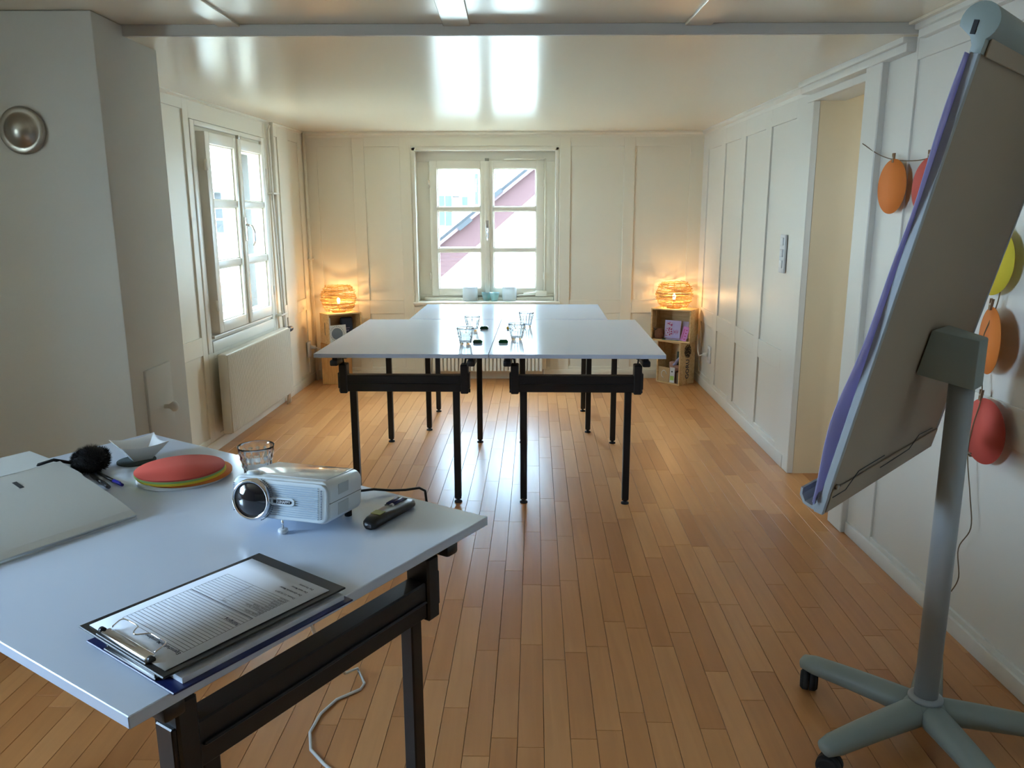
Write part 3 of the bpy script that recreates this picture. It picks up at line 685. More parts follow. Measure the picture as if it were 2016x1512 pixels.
# lettering and wreath print on the right lower crate (right side face, x = .24 + eps), text runs upwards
Ms = frame((.2405, .118, .045), (0, 0, 1), (0, -1, 0))
text('GORU', .060, Ms, M_INK, cRB, 'lettering', sx=.95, bold=0.0008)
wr = MB(); rg = random.Random(3)
for k in range(520):
    a = rg.uniform(0, 2 * PI); r = rg.uniform(0, 1) ** .6
    y0 = .095 + .038 * r * math.cos(a); zz_ = .275 + .052 * r * math.sin(a); L_ = rg.uniform(.006, .014); an = a + rg.uniform(-.8, .8)
    dy, dz = math.cos(an) * L_, math.sin(an) * L_
    wr.add([(.2406, y0 - dz * .2, zz_ + dy * .2), (.2406, y0 + dz * .2, zz_ - dy * .2), (.2408, y0 + dy, zz_ + dz)], [(0, 1, 2)])
o = wr.build('printed_tree', mat('dark_brown_print', (0.05, 0.03, 0.015), 0.8), cRB); o['kind'] = 'stuff'

def lamp(lab, loc, R, Hh, seed):
    l = thing('wicker_lamp', lab, 'lamp', loc, 0, 'round wicker lamps')
    rg = random.Random(seed); mb = MB()
    def rad(t): return R * (0.60 + 0.40 * math.sin(PI * min(1, max(0, .05 + .90 * t))) ** .75)
    for k in range(118):
        t = (k + rg.random()) / 118; z = .012 + (Hh - .02) * t; a0 = rg.uniform(0, 2 * PI); span = rg.uniform(1.2, 3.4); nseg = int(6 + span * 4)
        dz = rg.uniform(-.012, .012); pts = []; ph = rg.uniform(0, 6); off = rg.uniform(-.012, .006)
        for i in range(nseg + 1):
            s_ = i / nseg; a = a0 + span * s_; rr = rad(t) + off + .004 * math.sin(7 * a + ph); pts.append((rr * math.cos(a), rr * math.sin(a), z + dz * (s_ - .5) + .002 * math.sin(9 * a + ph)))
        # loose twig end
        e = Vector(pts[-1]); d = (e - Vector(pts[-2])).normalized(); pts.append(tuple(e + d * rg.uniform(.01, .03)))
        mb.tube(pts, rg.uniform(.0012, .0020), 4)
    o = mb.build('wicker_shade', M_WICKER, l)
    ribs = MB()
    for k in range(14):
        a = 2 * PI * k / 14; ribs.tube([(rad(t / 8) * .97 * math.cos(a), rad(t / 8) * .97 * math.sin(a), .006 + (Hh - .012) * t / 8) for t in range(9)], .0016, 4)
    ribs.build('rib', M_WICKER, l)
    MB().lathe([(.0001, .0), (.055, .0), (.055, .008), (.015, .012), (.013, .05), (.0001, .05)], 20).build('lamp_foot', M_WICKER, l)
    MB().lathe([(.0001, .05), (.010, .052), (.010, .070), (.008, .074)], 14).build('socket', M_WHITE, l)
    MB().lathe([(.006, .074), (.009, .083), (.0115, .094), (.009, .106), (.004, .115), (.0001, .118)], 16).build('bulb', M_BULB, l)['label'] = 'glowing warm bulb'
    return l
lamp('lit round wicker lamp on the left crates', (-1.40, 6.345, .589), .140, .222, 5)
lamp('lit round wicker lamp on the right crates', (1.312, 6.345, .613), .146, .215, 9)

def slab(name, lab, cat, M, wd, hh, th, m, grp=None):
    """upright or leaning sheet-like thing: local x width, z height, y thickness; returns root"""
    t = thing(name, lab, cat, grp and (0, 0, 0) or (0, 0, 0), 0, grp); t.matrix_world = M
    MB().box(0, wd, 0, th, 0, hh).build('cover', m, t, bevel=0.0006, seg=1)
    return t
MRT = cRT.matrix_basis; MRB = cRB.matrix_basis; MLT = cLT.matrix_basis
MRT = T(1.13, 6.345, .3505) @ RZ(math.atan2(-.53, .85)); MRB = T(1.194, 6.371, 0) @ RZ(math.atan2(-.777, .63)); MLT = T(-1.455, 6.175, .3455) @ RZ(math.atan2(.17, .237))
lean = Matrix.Rotation(-.16, 4, 'X')
# upper right crate
s = slab('card', 'lilac photo card standing in the upper right crate', 'card', MRT @ T(.095, .055, .0205) @ lean, .135, .145, .004, M_LILAC)
MB().box(.010, .066, -.0008, .0002, .012, .13).build('photo_print', M_PPINK, s)
ph = MB(); rg = random.Random(2)
for k in range(26):
    x, z = rg.uniform(.012, .06), rg.uniform(.014, .126); ph.box(x, x + rg.uniform(.004, .012), -.0012, -.0008, z, z + rg.uniform(.003, .012))
for k in range(9):
    x = .074 + .005 * k; z = .03 + .02 * abs(math.sin(k * 1.3)); ph.box(x, x + .0025, -.0006, .0001, z, z + .02)
ph.build('print_marks', M_MAG, s)
slab('card', 'pale pink card behind the lilac card in the upper right crate', 'card', MRT @ T(.235, .078, .0205) @ lean, .052, .14, .003, M_PPINK)
s = slab('flyer', 'bright pink flyer leaning at the right of the upper right crate', 'flyer', MRT @ T(.246, .012, .018) @ Matrix.Rotation(-.14, 4, 'X') @ Matrix.Rotation(.22, 4, 'Y'), .052, .118, .0015, M_PINK)
ph = MB()
for k in range(7): ph.box(.012, .017, -.0006, .0001, .018 + .012 * k, .026 + .012 * k)
for k in range(4): ph.box(.028, .040, -.0006, .0001, .015 + .024 * k, .021 + .024 * k)
ph.build('print_marks', M_MAG, s)
bk = thing('woven_pouch', 'brown woven pouch at the left of the upper right crate', 'pouch'); bk.matrix_world = MRT @ T(.056, .050, .0125)
MB().lathe([(.0001, 0), (.030, 0), (.038, .015), (.040, .045), (.036, .07), (.024, .083), (.0001, .086)], 20, Matrix.Diagonal((1, .9, 1, 1)), lambda a, t: 1 + .05 * math.sin(5 * a + 4 * t)).build('bag', M_BROWN, bk)
MB().tube([(-.012, -.03, .082), (-.02, -.034, .075), (-.034, -.026, .07), (-.038, -.02, .085), (-.03, -.015, .09)], .004, 6).build('flap', M_DGREY, bk)
for k, (m, dx, lab) in enumerate([(M_GREENF, 0, 'green folder lying flat at the bottom of the upper right crate'), (M_LILAC, .03, 'lilac papers lying flat in the upper right crate')]):
    o = MB().box(.098 + dx, .235 + dx, .006, .050, .0113 + .0042 * k, .0152 + .0042 * k).build('folder' if k == 0 else 'paper_pad', m); o.matrix_world = MRT; tag(o, lab, 'folder' if k == 0 else 'papers')
# lower right crate
s = slab('photo_book', 'dark photo book standing at the back of the lower right crate', 'book', MRB @ T(.085, .13, .012) @ Matrix.Rotation(-.1, 4, 'X'), .135, .235, .012, M_DGREEN)
o = MB().grid(lambda u, v: (.07 + .15 * u, .09 - .012 * v + .02 * math.sin(9 * u) * v, .013 + .15 * v + .012 * math.sin(8 * u)), 14, 6).build('magazine', M_SKIN, None, thick=.003); o.matrix_world = MRB; tag(o, 'peach printed magazine bulging in the lower right crate', 'magazine')
o = MB().tube([(.13, .055, .15), (.15, .06, .165), (.17, .05, .19), (.195, .055, .22)], [.008, .013, .012, .009], 8).build('cloth_ribbon', M_LAV); o.matrix_world = MRB; tag(o, 'pale lilac ribbon crumpled in the lower right crate', 'ribbon')
s = slab('envelope', 'brown kraft envelope leaning at the left of the lower right crate', 'envelope', MRB @ T(.014, .008, .013) @ Matrix.Rotation(-.06, 4, 'X'), .115, .118, .004, M_KRAFT)
rg_ = MB().tube([(.058 + .026 * math.cos(a), -.0006, .06 + .030 * math.sin(a)) for a in [i * .42 for i in range(12)]], .0022, 4).build('chalk_doodle', M_WHITE, s)
s = slab('leaflet', 'white and lime leaflet standing in the lower right crate', 'leaflet', MRB @ T(.138, .004, .013) @ RZ(.3) @ Matrix.Rotation(-.05, 4, 'X'), .04, .125, .004, M_WHITE)
MB().box(.004, .036, -.0006, .0002, .02, .055).build('lime_band', M_LGREEN, s)
MB().box(.012, .024, -.0006, .0002, .085, .095).build('logo_mark', M_DGREEN, s)
for k in range(3): slab('booklet', ['thin dark booklet', 'second thin dark booklet', 'third thin grey booklet'][k] + ' at the right of the lower right crate', 'booklet', MRB @ T(.195 + .009 * k, .008, .0125) @ RZ(PI / 2), .11, .10 - .004 * k, .004, [M_DGREY, M_BROWN, M_STEEL][k])
# upper left crate
s = slab('booklet', 'white booklet with a grey circle in the upper left crate', 'booklet', MLT @ T(.020, .030, .0125) @ Matrix.Rotation(-.14, 4, 'X'), .15, .135, .005, M_WHITE)
MB().cyl((.07, .0002, .065), (.07, -.0006, .065), .047, n=28).build('grey_disc_print', mat('blue_grey_print', (0.17, 0.21, 0.26), 0.7), s)
ph = MB(); rg = random.Random(8)
for k in range(24):
    a = k * PI / 12; ph.box(.07 + .058 * math.cos(a) - .003, .07 + .058 * math.cos(a) + .003, -.0006, .0002, .067 + .058 * math.sin(a) - .002, .067 + .058 * math.sin(a) + .002)
ph.build('print_marks', M_INK, s)
s = slab('notebook', 'black and white patterned notebook at the left of the upper left crate', 'notebook', MLT @ T(.0225, .0085, .0125) @ RZ(PI / 2), .02, .20, .008, M_WHITE)
ph = MB()
for k in range(12): ph.box(.0 + .010 * (k % 2), .010 + .010 * (k % 2), .0079, .0085, .008 + .016 * k, .022 + .016 * k)
ph.build('print_marks', M_INK, s)
bp_ = thing('blue_bag', 'folded blue bag at the back right of the upper left crate', 'bag'); bp_.matrix_world = MLT @ T(.205, .115, .0125)
MB().box(-.052, .052, -.02, .02, 0, .185).build('bag_body', M_VINYLB, bp_, bevel=0.016, seg=4)
MB().box(-.02, .012, -.0212, -.0195, .075, .082).box(-.012, .02, -.0212, -.0195, .095, .10).build('stitching', M_LILAC, bp_)

# ------------------------------------------------------------------ things on the near table
AB = AN
def nthing(name, lab, cat, i, j, z=.7402, rot=0.0, grp=None): return thing(name, lab, cat, nt(i, j, z), AB + rot, grp)
# binders: local x along AB, y along the length; spine at the far side
def binder(lab, i0, j0, wd, dp, hs, rot, slots, curve):
    b = nthing('ring_binder', lab, 'binder', i0, j0, rot=rot, grp='white ring binders')
    # covers: bottom flat, top curved from the opening edge up to the spine
    MB().box(0, wd, 0, dp, 0, .003).build('back_cover', M_BIND, b)
    n = 16
    def topz(t): return .006 + (hs - .006) * (t ** curve)
    v = []; f = []
    for k in range(n + 1):
        t = k / n; y = dp * t; z = topz(t)
        v += [(0, y, z), (wd, y, z), (0, y, z + .0025), (wd, y, z + .0025)]
    for k in range(n):
        a = 4 * k; c = a + 4; f += [(a, c, c + 1, a + 1), (a + 2, a + 3, c + 3, c + 2), (a, a + 2, c + 2, c), (a + 1, c + 1, c + 3, a + 3)]
    f += [(0, 1, 3, 2), (4 * n, 4 * n + 2, 4 * n + 3, 4 * n + 1)]
    fc = MB().add(v, f).build('front_cover', M_BIND, b)
    MB().box(0, wd, dp - .003, dp, 0, hs + .0025).build('spine', M_BIND, b)
    if slots:
        for xx in (wd - .118, wd - .205):
            t0 = .80; y = dp * t0; z = topz(t0) + .0028; sl = (topz(t0 + .04) - topz(t0 - .04)) / (dp * .08)
            M = T(xx, y, z) @ Matrix.Rotation(math.atan(sl), 4, 'X')
            MB().box(-.0045, .0045, -.016, .016, -.001, .0004, M).build('ring_slot', M_DGREY, fc, bevel=0.0003, seg=1)
    MB().box(.015, wd - .015, dp * .35, dp - .01, .003, .012 + hs * .2).build('paper_block', M_PAPER, b)
    return b
binder('white ring binder lying on the near table, finger slot near its spine', .075, .614, .32, .285, .074, 0.0, True, .80)
binder('flat white folder lying behind the sloping binder on the near table', .137, .905, .315, .255, .040, 0.0, False, .25)
# black fluffy ball
fb = nthing('fluffy_ball', 'black fluffy ball on the near table behind the binder', 'pom-pom', .512, .990, .7402)
rg = random.Random(4); mb = MB(); hair = MB()
mb.lathe([(.0001, .0)] + [(.036 * math.sin(PI * t / 12), .032 - .032 * math.cos(PI * t / 12)) for t in range(1, 12)] + [(.0001, .064)], 20, Matrix.Diagonal((1.15, 1.0, 1, 1)))
mb.build('core', M_FUR, fb)
for k in range(2600):
    u = rg.uniform(-1, 1); a = rg.uniform(0, 2 * PI); q = math.sqrt(1 - u * u); d = Vector((q * math.cos(a), q * math.sin(a), u))
    p = Vector((d.x * .040, d.y * .035, .032 + d.z * .031)); d2 = (d + Vector((rg.uniform(-.5, .5), rg.uniform(-.5, .5), rg.uniform(-.5, .5)))).normalized() * rg.uniform(.006, .013)
    t_ = d.orthogonal().normalized() * .0009
    e_ = p + d2; e_.z = max(e_.z, .0005); hair.add([p - t_, p + t_, e_], [(0, 1, 2)])
o = hair.build('hair', M_FUR, fb); o['kind'] = 'stuff'
MB().tube([(-.035, .02, .03), (-.07, .035, .045), (-.10, .045, .04), (-.115, .05, .012)], .004, 6).build('loop', M_FUR, fb)
# pens
def pen(lab, p0, p1, mb_, mc, r=.0045):
    t = thing('pen', lab, 'pen', (0, 0, 0), 0, 'pens on the near table')
    a = Vector((*p0, .7402 + r)); b = Vector((*p1, .7402 + r)); d = (b - a)
    MB().cyl(a, a + d * .70, r * .85, n=10).build('barrel', mb_, t)
    cp = MB().cyl(a + d * .66, b, r, r * .8, n=10).build('cap', mc, t)
    MB().box(-.0012, .0012, -.0008, .0008, 0, d.length * .25, T(*(a + d * .68 + Vector((0, 0, r)))) @ d.to_track_quat('Z', 'Y').to_matrix().to_4x4()).build('clip', mc, cp)
pen('ballpoint pen with a blue cap beside the binder', (-1.015, 1.835), (-.912, 1.745), M_BLKP, M_BLUEP)
pen('black pen next to the blue-capped pen', (-1.02, 1.815), (-.935, 1.728), M_BLKP, M_BLKP, .0055)
# coaster and bowl
o = MB().lathe([(.0001, 0), (.047, 0), (.047, .003), (.0001, .003)], 32).build('coaster', M_FELT); o.location = (-.970, 1.940, .7402); tag(o, 'round dark grey felt coaster under the white bowl', 'coaster')
def bowl():
    v = []; f = []; n = 8; rings = []
    def ring(h, hz, sag, N=10):
        pts = []
        for sdx in range(4):
            for k in range(N):
                s_ = -1 + 2 * k / N; x, y = s_, -1
                for _ in range(sdx): x, y = -y, x
                c = abs(s_); bow = 1 - .10 * (1 - c * c) * (1 if sag else 0)
                pts.append((x * h * bow, y * h * bow, hz - sag * (1 - c ** 2)))
        return pts
    levels = [(.022, .0, 0), (.024, .004, 0), (.030, .012, .001), (.044, .030, .004), (.056, .047, .008), (.0565, .0485, .008), (.053, .0475, .008), (.041, .031, .004), (.028, .014, .001), (.018, .008, 0)]
    for l in levels: rings.append(ring(*l))
    m = len(rings[0])
    for r in rings: v += r
    for k in range(len(rings) - 1):
        for i in range(m):
            j = (i + 1) % m; f.append((k * m + i, k * m + j, (k + 1) * m + j, (k + 1) * m + i))
    f.append(tuple(range(m - 1, -1, -1))); f.append(tuple((len(rings) - 1) * m + i for i in range(m)))
    return MB().add(v, f, None, True)
o = bowl().build('square_bowl', M_PORC); o.location = (-.966, 1.955, .7435); o.rotation_euler = (0, 0, .74); tag(o, 'square white porcelain bowl on a grey coaster', 'bowl')
try: o.data.set_sharp_from_angle(angle=0.9)
except Exception: pass
# stack of round cards: every colour block built from single cards
z = .7402; rg = random.Random(6)
stack = [(M_WHITE, 'white', 5, .0), (M_ORANGE, 'orange', 6, .012), (M_YELLOW, 'yellow', 5, .0), (M_GREEN, 'green', 4, -.003), (M_RED, 'red', 4, -.002)]
cardm = {}
for m, cn_2, cnt, off in stack:
    for k in range(cnt):
        if cn_2 not in cardm:
            cardm[cn_2] = MB().lathe([(.0001, 0), (.101, 0), (.101, .00105), (.0001, .00105)], 56).build('round_card', m); o = cardm[cn_2]
        else: o = cardm[cn_2].copy(); C.objects.link(o)
        o.location = (-.800 + off + rg.uniform(-.0015, .0015), 1.812 + off * .6 + rg.uniform(-.0015, .0015), z); z += .00112
        top = (cn_2 == 'red' and k == cnt - 1)
        tag(o, 'round red card on top of the card stack' if top else 'round %s card in the stack on the near table' % cn_2, 'card', None if top else '%s round cards in the stack' % cn_2)
# projector
PA = -.270
pj = thing('projector', 'small white projector with big dark lens on the near table', 'projector', (-.442, 1.527, .7402), PA); pj.scale = (1.10, 1.08, 1.08)
tilt = Matrix.Rotation(math.radians(-5.5), 4, 'X')   # front (local -y) is raised
Mt = T(0, .07, .012) @ Matrix.Rotation(math.radians(-6.5), 4, 'X') @ T(0, -.07, 0)
def pbox(a, b, c_, d, e, f_): return MB().box(a, b, c_, d, e, f_, Mt)
def rrect(w_, h_, r, n=6):
    pts = []
    for (cx_, cy_, a0) in ((w_ / 2 - r, h_ / 2 - r, 0), (-w_ / 2 + r, h_ / 2 - r, PI / 2), (-w_ / 2 + r, -h_ / 2 + r, PI), (w_ / 2 - r, -h_ / 2 + r, 1.5 * PI)):
        for k in range(n + 1): a = a0 + PI / 2 * k / n; pts.append((cx_ + r * math.cos(a), cy_ + r * math.sin(a)))
    return pts
Mf = Mt @ T(0, 0, .039) @ Matrix.Rotation(PI / 2, 4, 'X')     # prism axis along -y: local (x, y->z, z-> -y)
MB().prism(rrect(.196, .078, .018), -.066, .060, Mf).build('body', M_PROJ, pj, bevel=0.004, seg=3)
MB().prism(rrect(.190, .072, .017), .0595, .0665, Mf).build('front_rim', M_PROJ, pj, bevel=0.003, seg=2)
MB().prism(rrect(.188, .066, .014), -.0668, -.060, Mf).build('rear_panel', M_BLKP, pj)
MB().box(-.080, .082, -.045, .062, .0770, .0795, Mt).build('top_plate', M_PROJT, pj, bevel=0.002, seg=2)
gr = MB()
for k in range(15): gr.box(-.020, .078, -.0684, -.066, .010 + .0040 * k, .0118 + .0040 * k, Mt)
gr.build('grille_slats', mat('projector_grille', (0.46, 0.56, 0.66), 0.4), pj)['kind'] = 'stuff'
Ml = Mt @ T(-.052, -.066, .037) @ Matrix.Rotation(PI / 2, 4, 'X')
ln_ = MB().lathe([(.0385, -.004), (.0385, .010), (.0365, .013), (.0335, .013), (.0325, .009), (.031, .002)], 40, Ml, None, False).build('lens_ring', M_CHROME, pj)
MB().lathe([(.034, .0), (.0325, .009), (.030, .010), (.024, .0135), (.014, .0165), (.0001, .0178)], 36, Ml).build('lens', M_LENS, ln_)
dots = MB()
for k in range(26):
    a = -1.15 + 2.3 * k / 25
    if abs(a) < .22: continue
    p = (-.052 + .0415 * math.cos(a), .037 + .0415 * math.sin(a)); dots.box(p[0] - .0009, p[0] + .0009, -.0688, -.066, p[1] - .0005, p[1] + .0005, Mt)
for k in range(18): dots.box(.0835, .0850, -.0688, -.066, .012 + .0030 * k, .0132 + .0030 * k, Mt); dots.box(-.0925, -.0908, -.0688, -.066, .012 + .0030 * k, .0132 + .0030 * k, Mt)
dots.build('dot_pattern', mat('navy_dots', (0.05, 0.07, 0.13), 0.5), pj)['kind'] = 'stuff'
bd = MB().prism(rrect(.050, .015, .007), .0660, .0700, Mt @ T(.008, 0, .0375) @ Matrix.Rotation(PI / 2, 4, 'X')).build('badge', M_PROJ, pj, bevel=0.001, seg=1)
MB().box(-.0095, -.0035, -.0706, -.0699, .0345, .0405, Mt).build('infrared_window', M_BLKP, bd)
MB().prism([(0, 0), (.024, 0), (.0275, .0012), (.029, .0037), (.0275, .0062), (.024, .0074), (0, .0074)], .0699, .0706, Mt @ T(-.0012, 0, .0338) @ Matrix.Rotation(PI / 2, 4, 'X')).build('badge_plate', M_BLKP, bd)
text('UHAPPY', .0072, Mt @ T(.0, -.0707, .0351) @ Matrix.Rotation(PI / 2, 4, 'X'), M_WHITE, bd, 'lettering', sx=.92, bold=0.00012)
MB().box(.0975, .0986, -.030, .010, .050, .070, Mt).box(.0975, .0986, -.030, .010, .012, .035, Mt).build('side_grille', mat('projector_side_grille', (0.52, 0.58, 0.60), 0.5), pj, bevel=0.0005, seg=1)
MB().box(.0972, .0984, -.062, .064, .0395, .0403, Mt).build('side_seam', M_FELT, pj)
MB().cyl((.0, -.055, .008), (.0, -.055, .030), .0022, n=8).build('foot_screw', M_CHROME, pj)
MB().lathe([(.0001, 0), (.007, 0), (.0092, .003), (.0092, .0075), (.005, .009), (.0001, .009)], 18, T(0, -.055, 0)).build('front_foot', M_WHITE, pj)
for s_ in (-1, 1): MB().cyl((s_ * .075, .055, 0), (s_ * .075, .055, .014), .007).build('rear_foot', M_RUB, pj)
MB().lathe([(.0001, 0), (.0095, 0), (.0095, .006), (.0085, .009), (.0001, .009)], 18, Mt @ T(-.066, -.045, .0775) @ Matrix.Diagonal((1.3, 1, .6, 1))).build('focus_wheel', M_PROJ, pj)
cab = thing('cable', 'black cable leaving the back of the projector across the table', 'cable')
MB().tube([(-.395, 1.600, .775), (-.378, 1.632, .768), (-.352, 1.668, .755), (-.315, 1.690, .752), (-.275, 1.700, .7455), (-.245, 1.706, .7445), (-.215, 1.722, .7435), (-.203, 1.732, .733), (-.200, 1.735, .70), (-.21, 1.74, .60)], .0030, 8).build('sleeve', M_BLKP, cab)
cab = thing('cable', 'white cable hanging under the near table and curling on the floor', 'cable')
MB().tube([(-.47, 1.50, .715), (-.485, 1.62, .55), (-.49, 1.80, .30), (-.487, 2.05, .06), (-.475, 2.16, .006), (-.440, 2.085, .0045), (-.446, 2.055, .0045), (-.505, 2.005, .0045), (-.535, 1.94, .0045), (-.545, 1.86, .0045), (-.525, 1.79, .0045), (-.478, 1.735, .0045), (-.43, 1.69, .0045)], .0042, 8).build('sleeve', M_CABLEW, cab)
# remote: tapered body with open battery bay
dv = Vector((-.226, 1.628, 0)) - Vector((-.290, 1.485, 0)); RA = math.atan2(dv.y, dv.x)
rm = thing('remote', 'black handheld pointer with two blue batteries in its open bay', 'remote', (-.258, 1.556, .7402), RA)
prof = [(-.078, .010, .013), (-.074, .016, .019), (-.060, .0185, .023), (-.035, .0195, .023), (-.010, .0215, .021), (.015, .024, .019), (.045, .0255, .018), (.066, .023, .017), (.076, .016, .014)]
v = []; f = []
for x, hw, h in prof:
    for k in range(16):
        a = 2 * PI * k / 16; ca, sa = math.cos(a), math.sin(a); v.append((x, hw * math.copysign(abs(ca) ** .7, ca), h / 2 + h / 2 * math.copysign(abs(sa) ** .7, sa)))
for i in range(len(prof) - 1):
    for k in range(16): j = (k + 1) % 16; f.append((i * 16 + k, i * 16 + j, (i + 1) * 16 + j, (i + 1) * 16 + k))
f += [tuple(range(15, -1, -1)), tuple((len(prof) - 1) * 16 + k for k in range(16))]
MB().add(v, f, None, True).build('body', M_BLKP, rm)
MB().box(.012, .066, -.003, .021, .0165, .0188).build('battery_bay', M_DGREY, rm, bevel=0.002)
for y, fl_ in ((.0155, 1), (.004, -1)):
    bt = MB().cyl((.018, y, .0178), (.056, y, .0178), .0052).build('battery', M_NAVY, rm)
    xa = (.056, .0625) if fl_ == 1 else (.0115, .018)
    MB().cyl((xa[0], y, .0178), (xa[1], y, .0178), .0050).build('terminal', M_WHITE, bt)
MB().box(-.052, -.030, -.011, .013, .0226, .0240, T(0, 0, 0)).build('sticker', M_OLIVE, rm, bevel=0.001, seg=1)
MB().box(-.078, -.0765, -.006, .003, .004, .011).build('beam_window', M_CHROME, rm)
# clipboards
CA = -.045
def cl(i, j, z): return nt(i, j, z)
def clipboard(lab, ci, cj, z, rot, m, papers, wire):
    c = thing('clipboard', lab, 'clipboard', nt(ci, cj, z), AB + rot, 'clipboards on the near table')
    # local x: along i (clip end at -x), y along j
    MB().box(-.160, .160, -.115, .115, 0, .0032).build('board', m, c, bevel=0.0012, seg=1)
    pz = .0034
    if papers > 1:
        MB().box(-.140, .150, -.104, .106, pz, pz + .0085).build('paper_stack', M_PAPER, c); pz += .0087
    c['pz'] = pz
    cb2 = MB().box(-.154, -.138, -.062, .062, .0032, pz + .006).build('clip_bar', M_CHROME, c, bevel=0.003, seg=3)
    MB().box(-.158, -.148, -.068, .068, .0032, .006).build('clip_base', M_BLKP, c, bevel=0.001, seg=1)
    for s_ in (-1, 1): MB().cyl((-.148, s_ * .062, .007), (-.148, s_ * .070, .007), .0048, n=10).build('hinge_end', M_BLKP, cb2)
    return c
cb1 = clipboard('navy clipboard holding a paper stack, underneath the black one', .223, .098, .7402, CA, M_NAVY, 2, False)
cb2_ = clipboard('black clipboard with a printed form, lying on top of the navy one', .222, .113, .7590, CA - .012, M_BLKV, 1, True)
M_ = lambda a, b, c_: (a, b, c_)
sh = MB().grid(lambda u, v: (-.150 + .285 * u, -.103 + .205 * v, .0042 + .0008 * math.sin(PI * u) + (.004 * max(0, (.18 - u) / .18) * 0)), 10, 2).build('form_sheet', M_PAPER, cb2_, thick=.0006)
def shz(x): return .0042 + .0008 * math.sin(PI * (x + .150) / .285) + .0006
MB().tube(spline([(-.138, -.058, .010), (-.126, -.060, .015), (-.118, -.052, .0145), (-.116, -.030, .012), (-.116, -.010, .012), (-.122, -.004, .0125), (-.130, 0.004, .0125), (-.130, .012, .0125), (-.122, .020, .0125), (-.116, .026, .012), (-.116, .05, .0125), (-.122, .060, .0145), (-.138, .058, .010)], 5), .0013, 6).build('wire_grip', M_CHROME, cb2_)
# printed form: page x runs along +y, page down runs along +x
lin = MB()
def hline(x, y0, y1, wgt=.0003): lin.add([(x - wgt, y0, shz(x)), (x + wgt, y0, shz(x)), (x + wgt, y1, shz(x)), (x - wgt, y1, shz(x))], [(0, 1, 2, 3)])
def vline(y, x0, x1, wgt=.0003):
    n = 6
    for k in range(n):
        a, b = x0 + (x1 - x0) * k / n, x0 + (x1 - x0) * (k + 1) / n
        lin.add([(a, y - wgt, shz(a)), (b, y - wgt, shz(b)), (b, y + wgt, shz(b)), (a, y + wgt, shz(a))], [(0, 1, 2, 3)])
for k in range(19): hline(-.110 + .0062 * k, -.082, .082)
hline(.004, -.082, .082, .0006)
vline(-.082, -.110, .004); vline(.082, -.110, .004)
for k in range(11): hline(.010 + .0062 * k, -.082, .082)
vline(.082, .010, .072); vline(.010, .016, .072)
lin.build('form_lines', M_INK, cb2_)['label'] = 'printed table lines'
def ptext(body, size, x, y, bold=0.0): return text(body, size, frame((x, y, shz(x) + .0001), (0, 1, 0), (-1, 0, 0)), M_INK, cb2_, 'form_text', depth=0.0, bold=bold)
ptext('Eigenschaften/Massnahmen', .0085, -.113, -.082, .0001); ptext('Reinigung', .0085, -.018, -.080, .0001)
ptext('Total', .006, .0135, -.005)
for k, s_ in enumerate(['Küche / Keller', 'Bad', 'Wohnzimmer Boden', 'Zimmer Wände', 'Fenster', 'Balkon', 'Heizung', 'Schlüssel', 'Lampen', 'Diverses']): ptext(s_, .0056, .0150 + .0062 * k, -.081)
ptext('Datum, 11.10.2019', .0062, .084, -.082)
ptext('Der abtretende Mieter', .0058, .097, -.082, .0001); ptext('Der neue Mieter', .0058, .109, -.082, .0001); ptext('Der Vermieter', .0058, .121, -.082, .0001)

# ------------------------------------------------------------------ flipchart
FC = Vector((1.071, 1.819, 0))
fc = thing('flipchart', 'grey rolling flipchart stand seen from behind on the right', 'flipchart', FC)
hub = MB().lathe([(.0001, .075), (.052, .078), (.062, .092), (.058, .112), (.045, .126), (.030, .131), (.0001, .131)], 30).build('hub', M_GREY, fc)
for k in range(5):
    a = math.radians(131 + 72 * k); ca, sa = math.cos(a), math.sin(a); R = .335
    pts = []; rr = []
    for t in range(11):
        s_ = t / 10; r = .02 + (R - .02) * s_; pts.append((r * ca, r * sa, .098 - .012 * s_ ** 2 - .006 * s_)); rr.append(.041 - .011 * s_ - (.006 if t == 10 else 0))
    pts.append(((R + .008) * ca, (R + .008) * sa, .078)); rr.append(.010)
    arm = MB().tube(pts, rr, 12, sy=.82).build('base_arm', M_GREY, fc)
    cx_, cy_ = (R - .02) * ca, (R - .02) * sa
    ba = a + .5; dx, dy = math.cos(ba), math.sin(ba)
    wh = MB()
    for s_ in (-1, 1): wh.cyl((cx_ + dx * s_ * .0012, cy_ + dy * s_ * .0012, .030), (cx_ + dx * s_ * .017, cy_ + dy * s_ * .017, .030), .030, .029, n=24); wh.cyl((cx_ + dx * s_ * .017, cy_ + dy * s_ * .017, .030), (cx_ + dx * s_ * .024, cy_ + dy * s_ * .024, .030), .029, .022, n=24)
    wh.cyl((cx_, cy_, .03), (cx_, cy_, .07), .008, n=10)
    wh.build('caster', M_RUB, arm)
MB().lathe([(.0295, 0), (.042, .001), (.042, .007), (.034, .012), (.0295, .012)], 26, T(0, 0, .128)).build('collar', M_GREYL, fc)
MB().cyl((0, 0, .12), (-.004, .0, 1.02), .0285, n=28).build('pole', M_GREYL, fc)
a_, ph_, w_, h_ = .793, .221, .74, .99
P0 = Vector((.694, 1.650, .716)) - FC
d_ = Vector((math.cos(a_), math.sin(a_), 0)); n_ = Vector((math.sin(a_), -math.cos(a_), 0)); u_ = Vector((0, 0, 1)) * math.cos(ph_) + n_ * math.sin(ph_)
MBd = Matrix((d_, u_, d_.cross(u_))).transposed().to_4x4(); MBd.translation = P0      # local x right, y up the board, z = towards the back (camera)
MB().box(.012, w_ - .012, .012, h_ - .03, -.011, -.002, MBd).build('back_panel', M_BACK, fc)
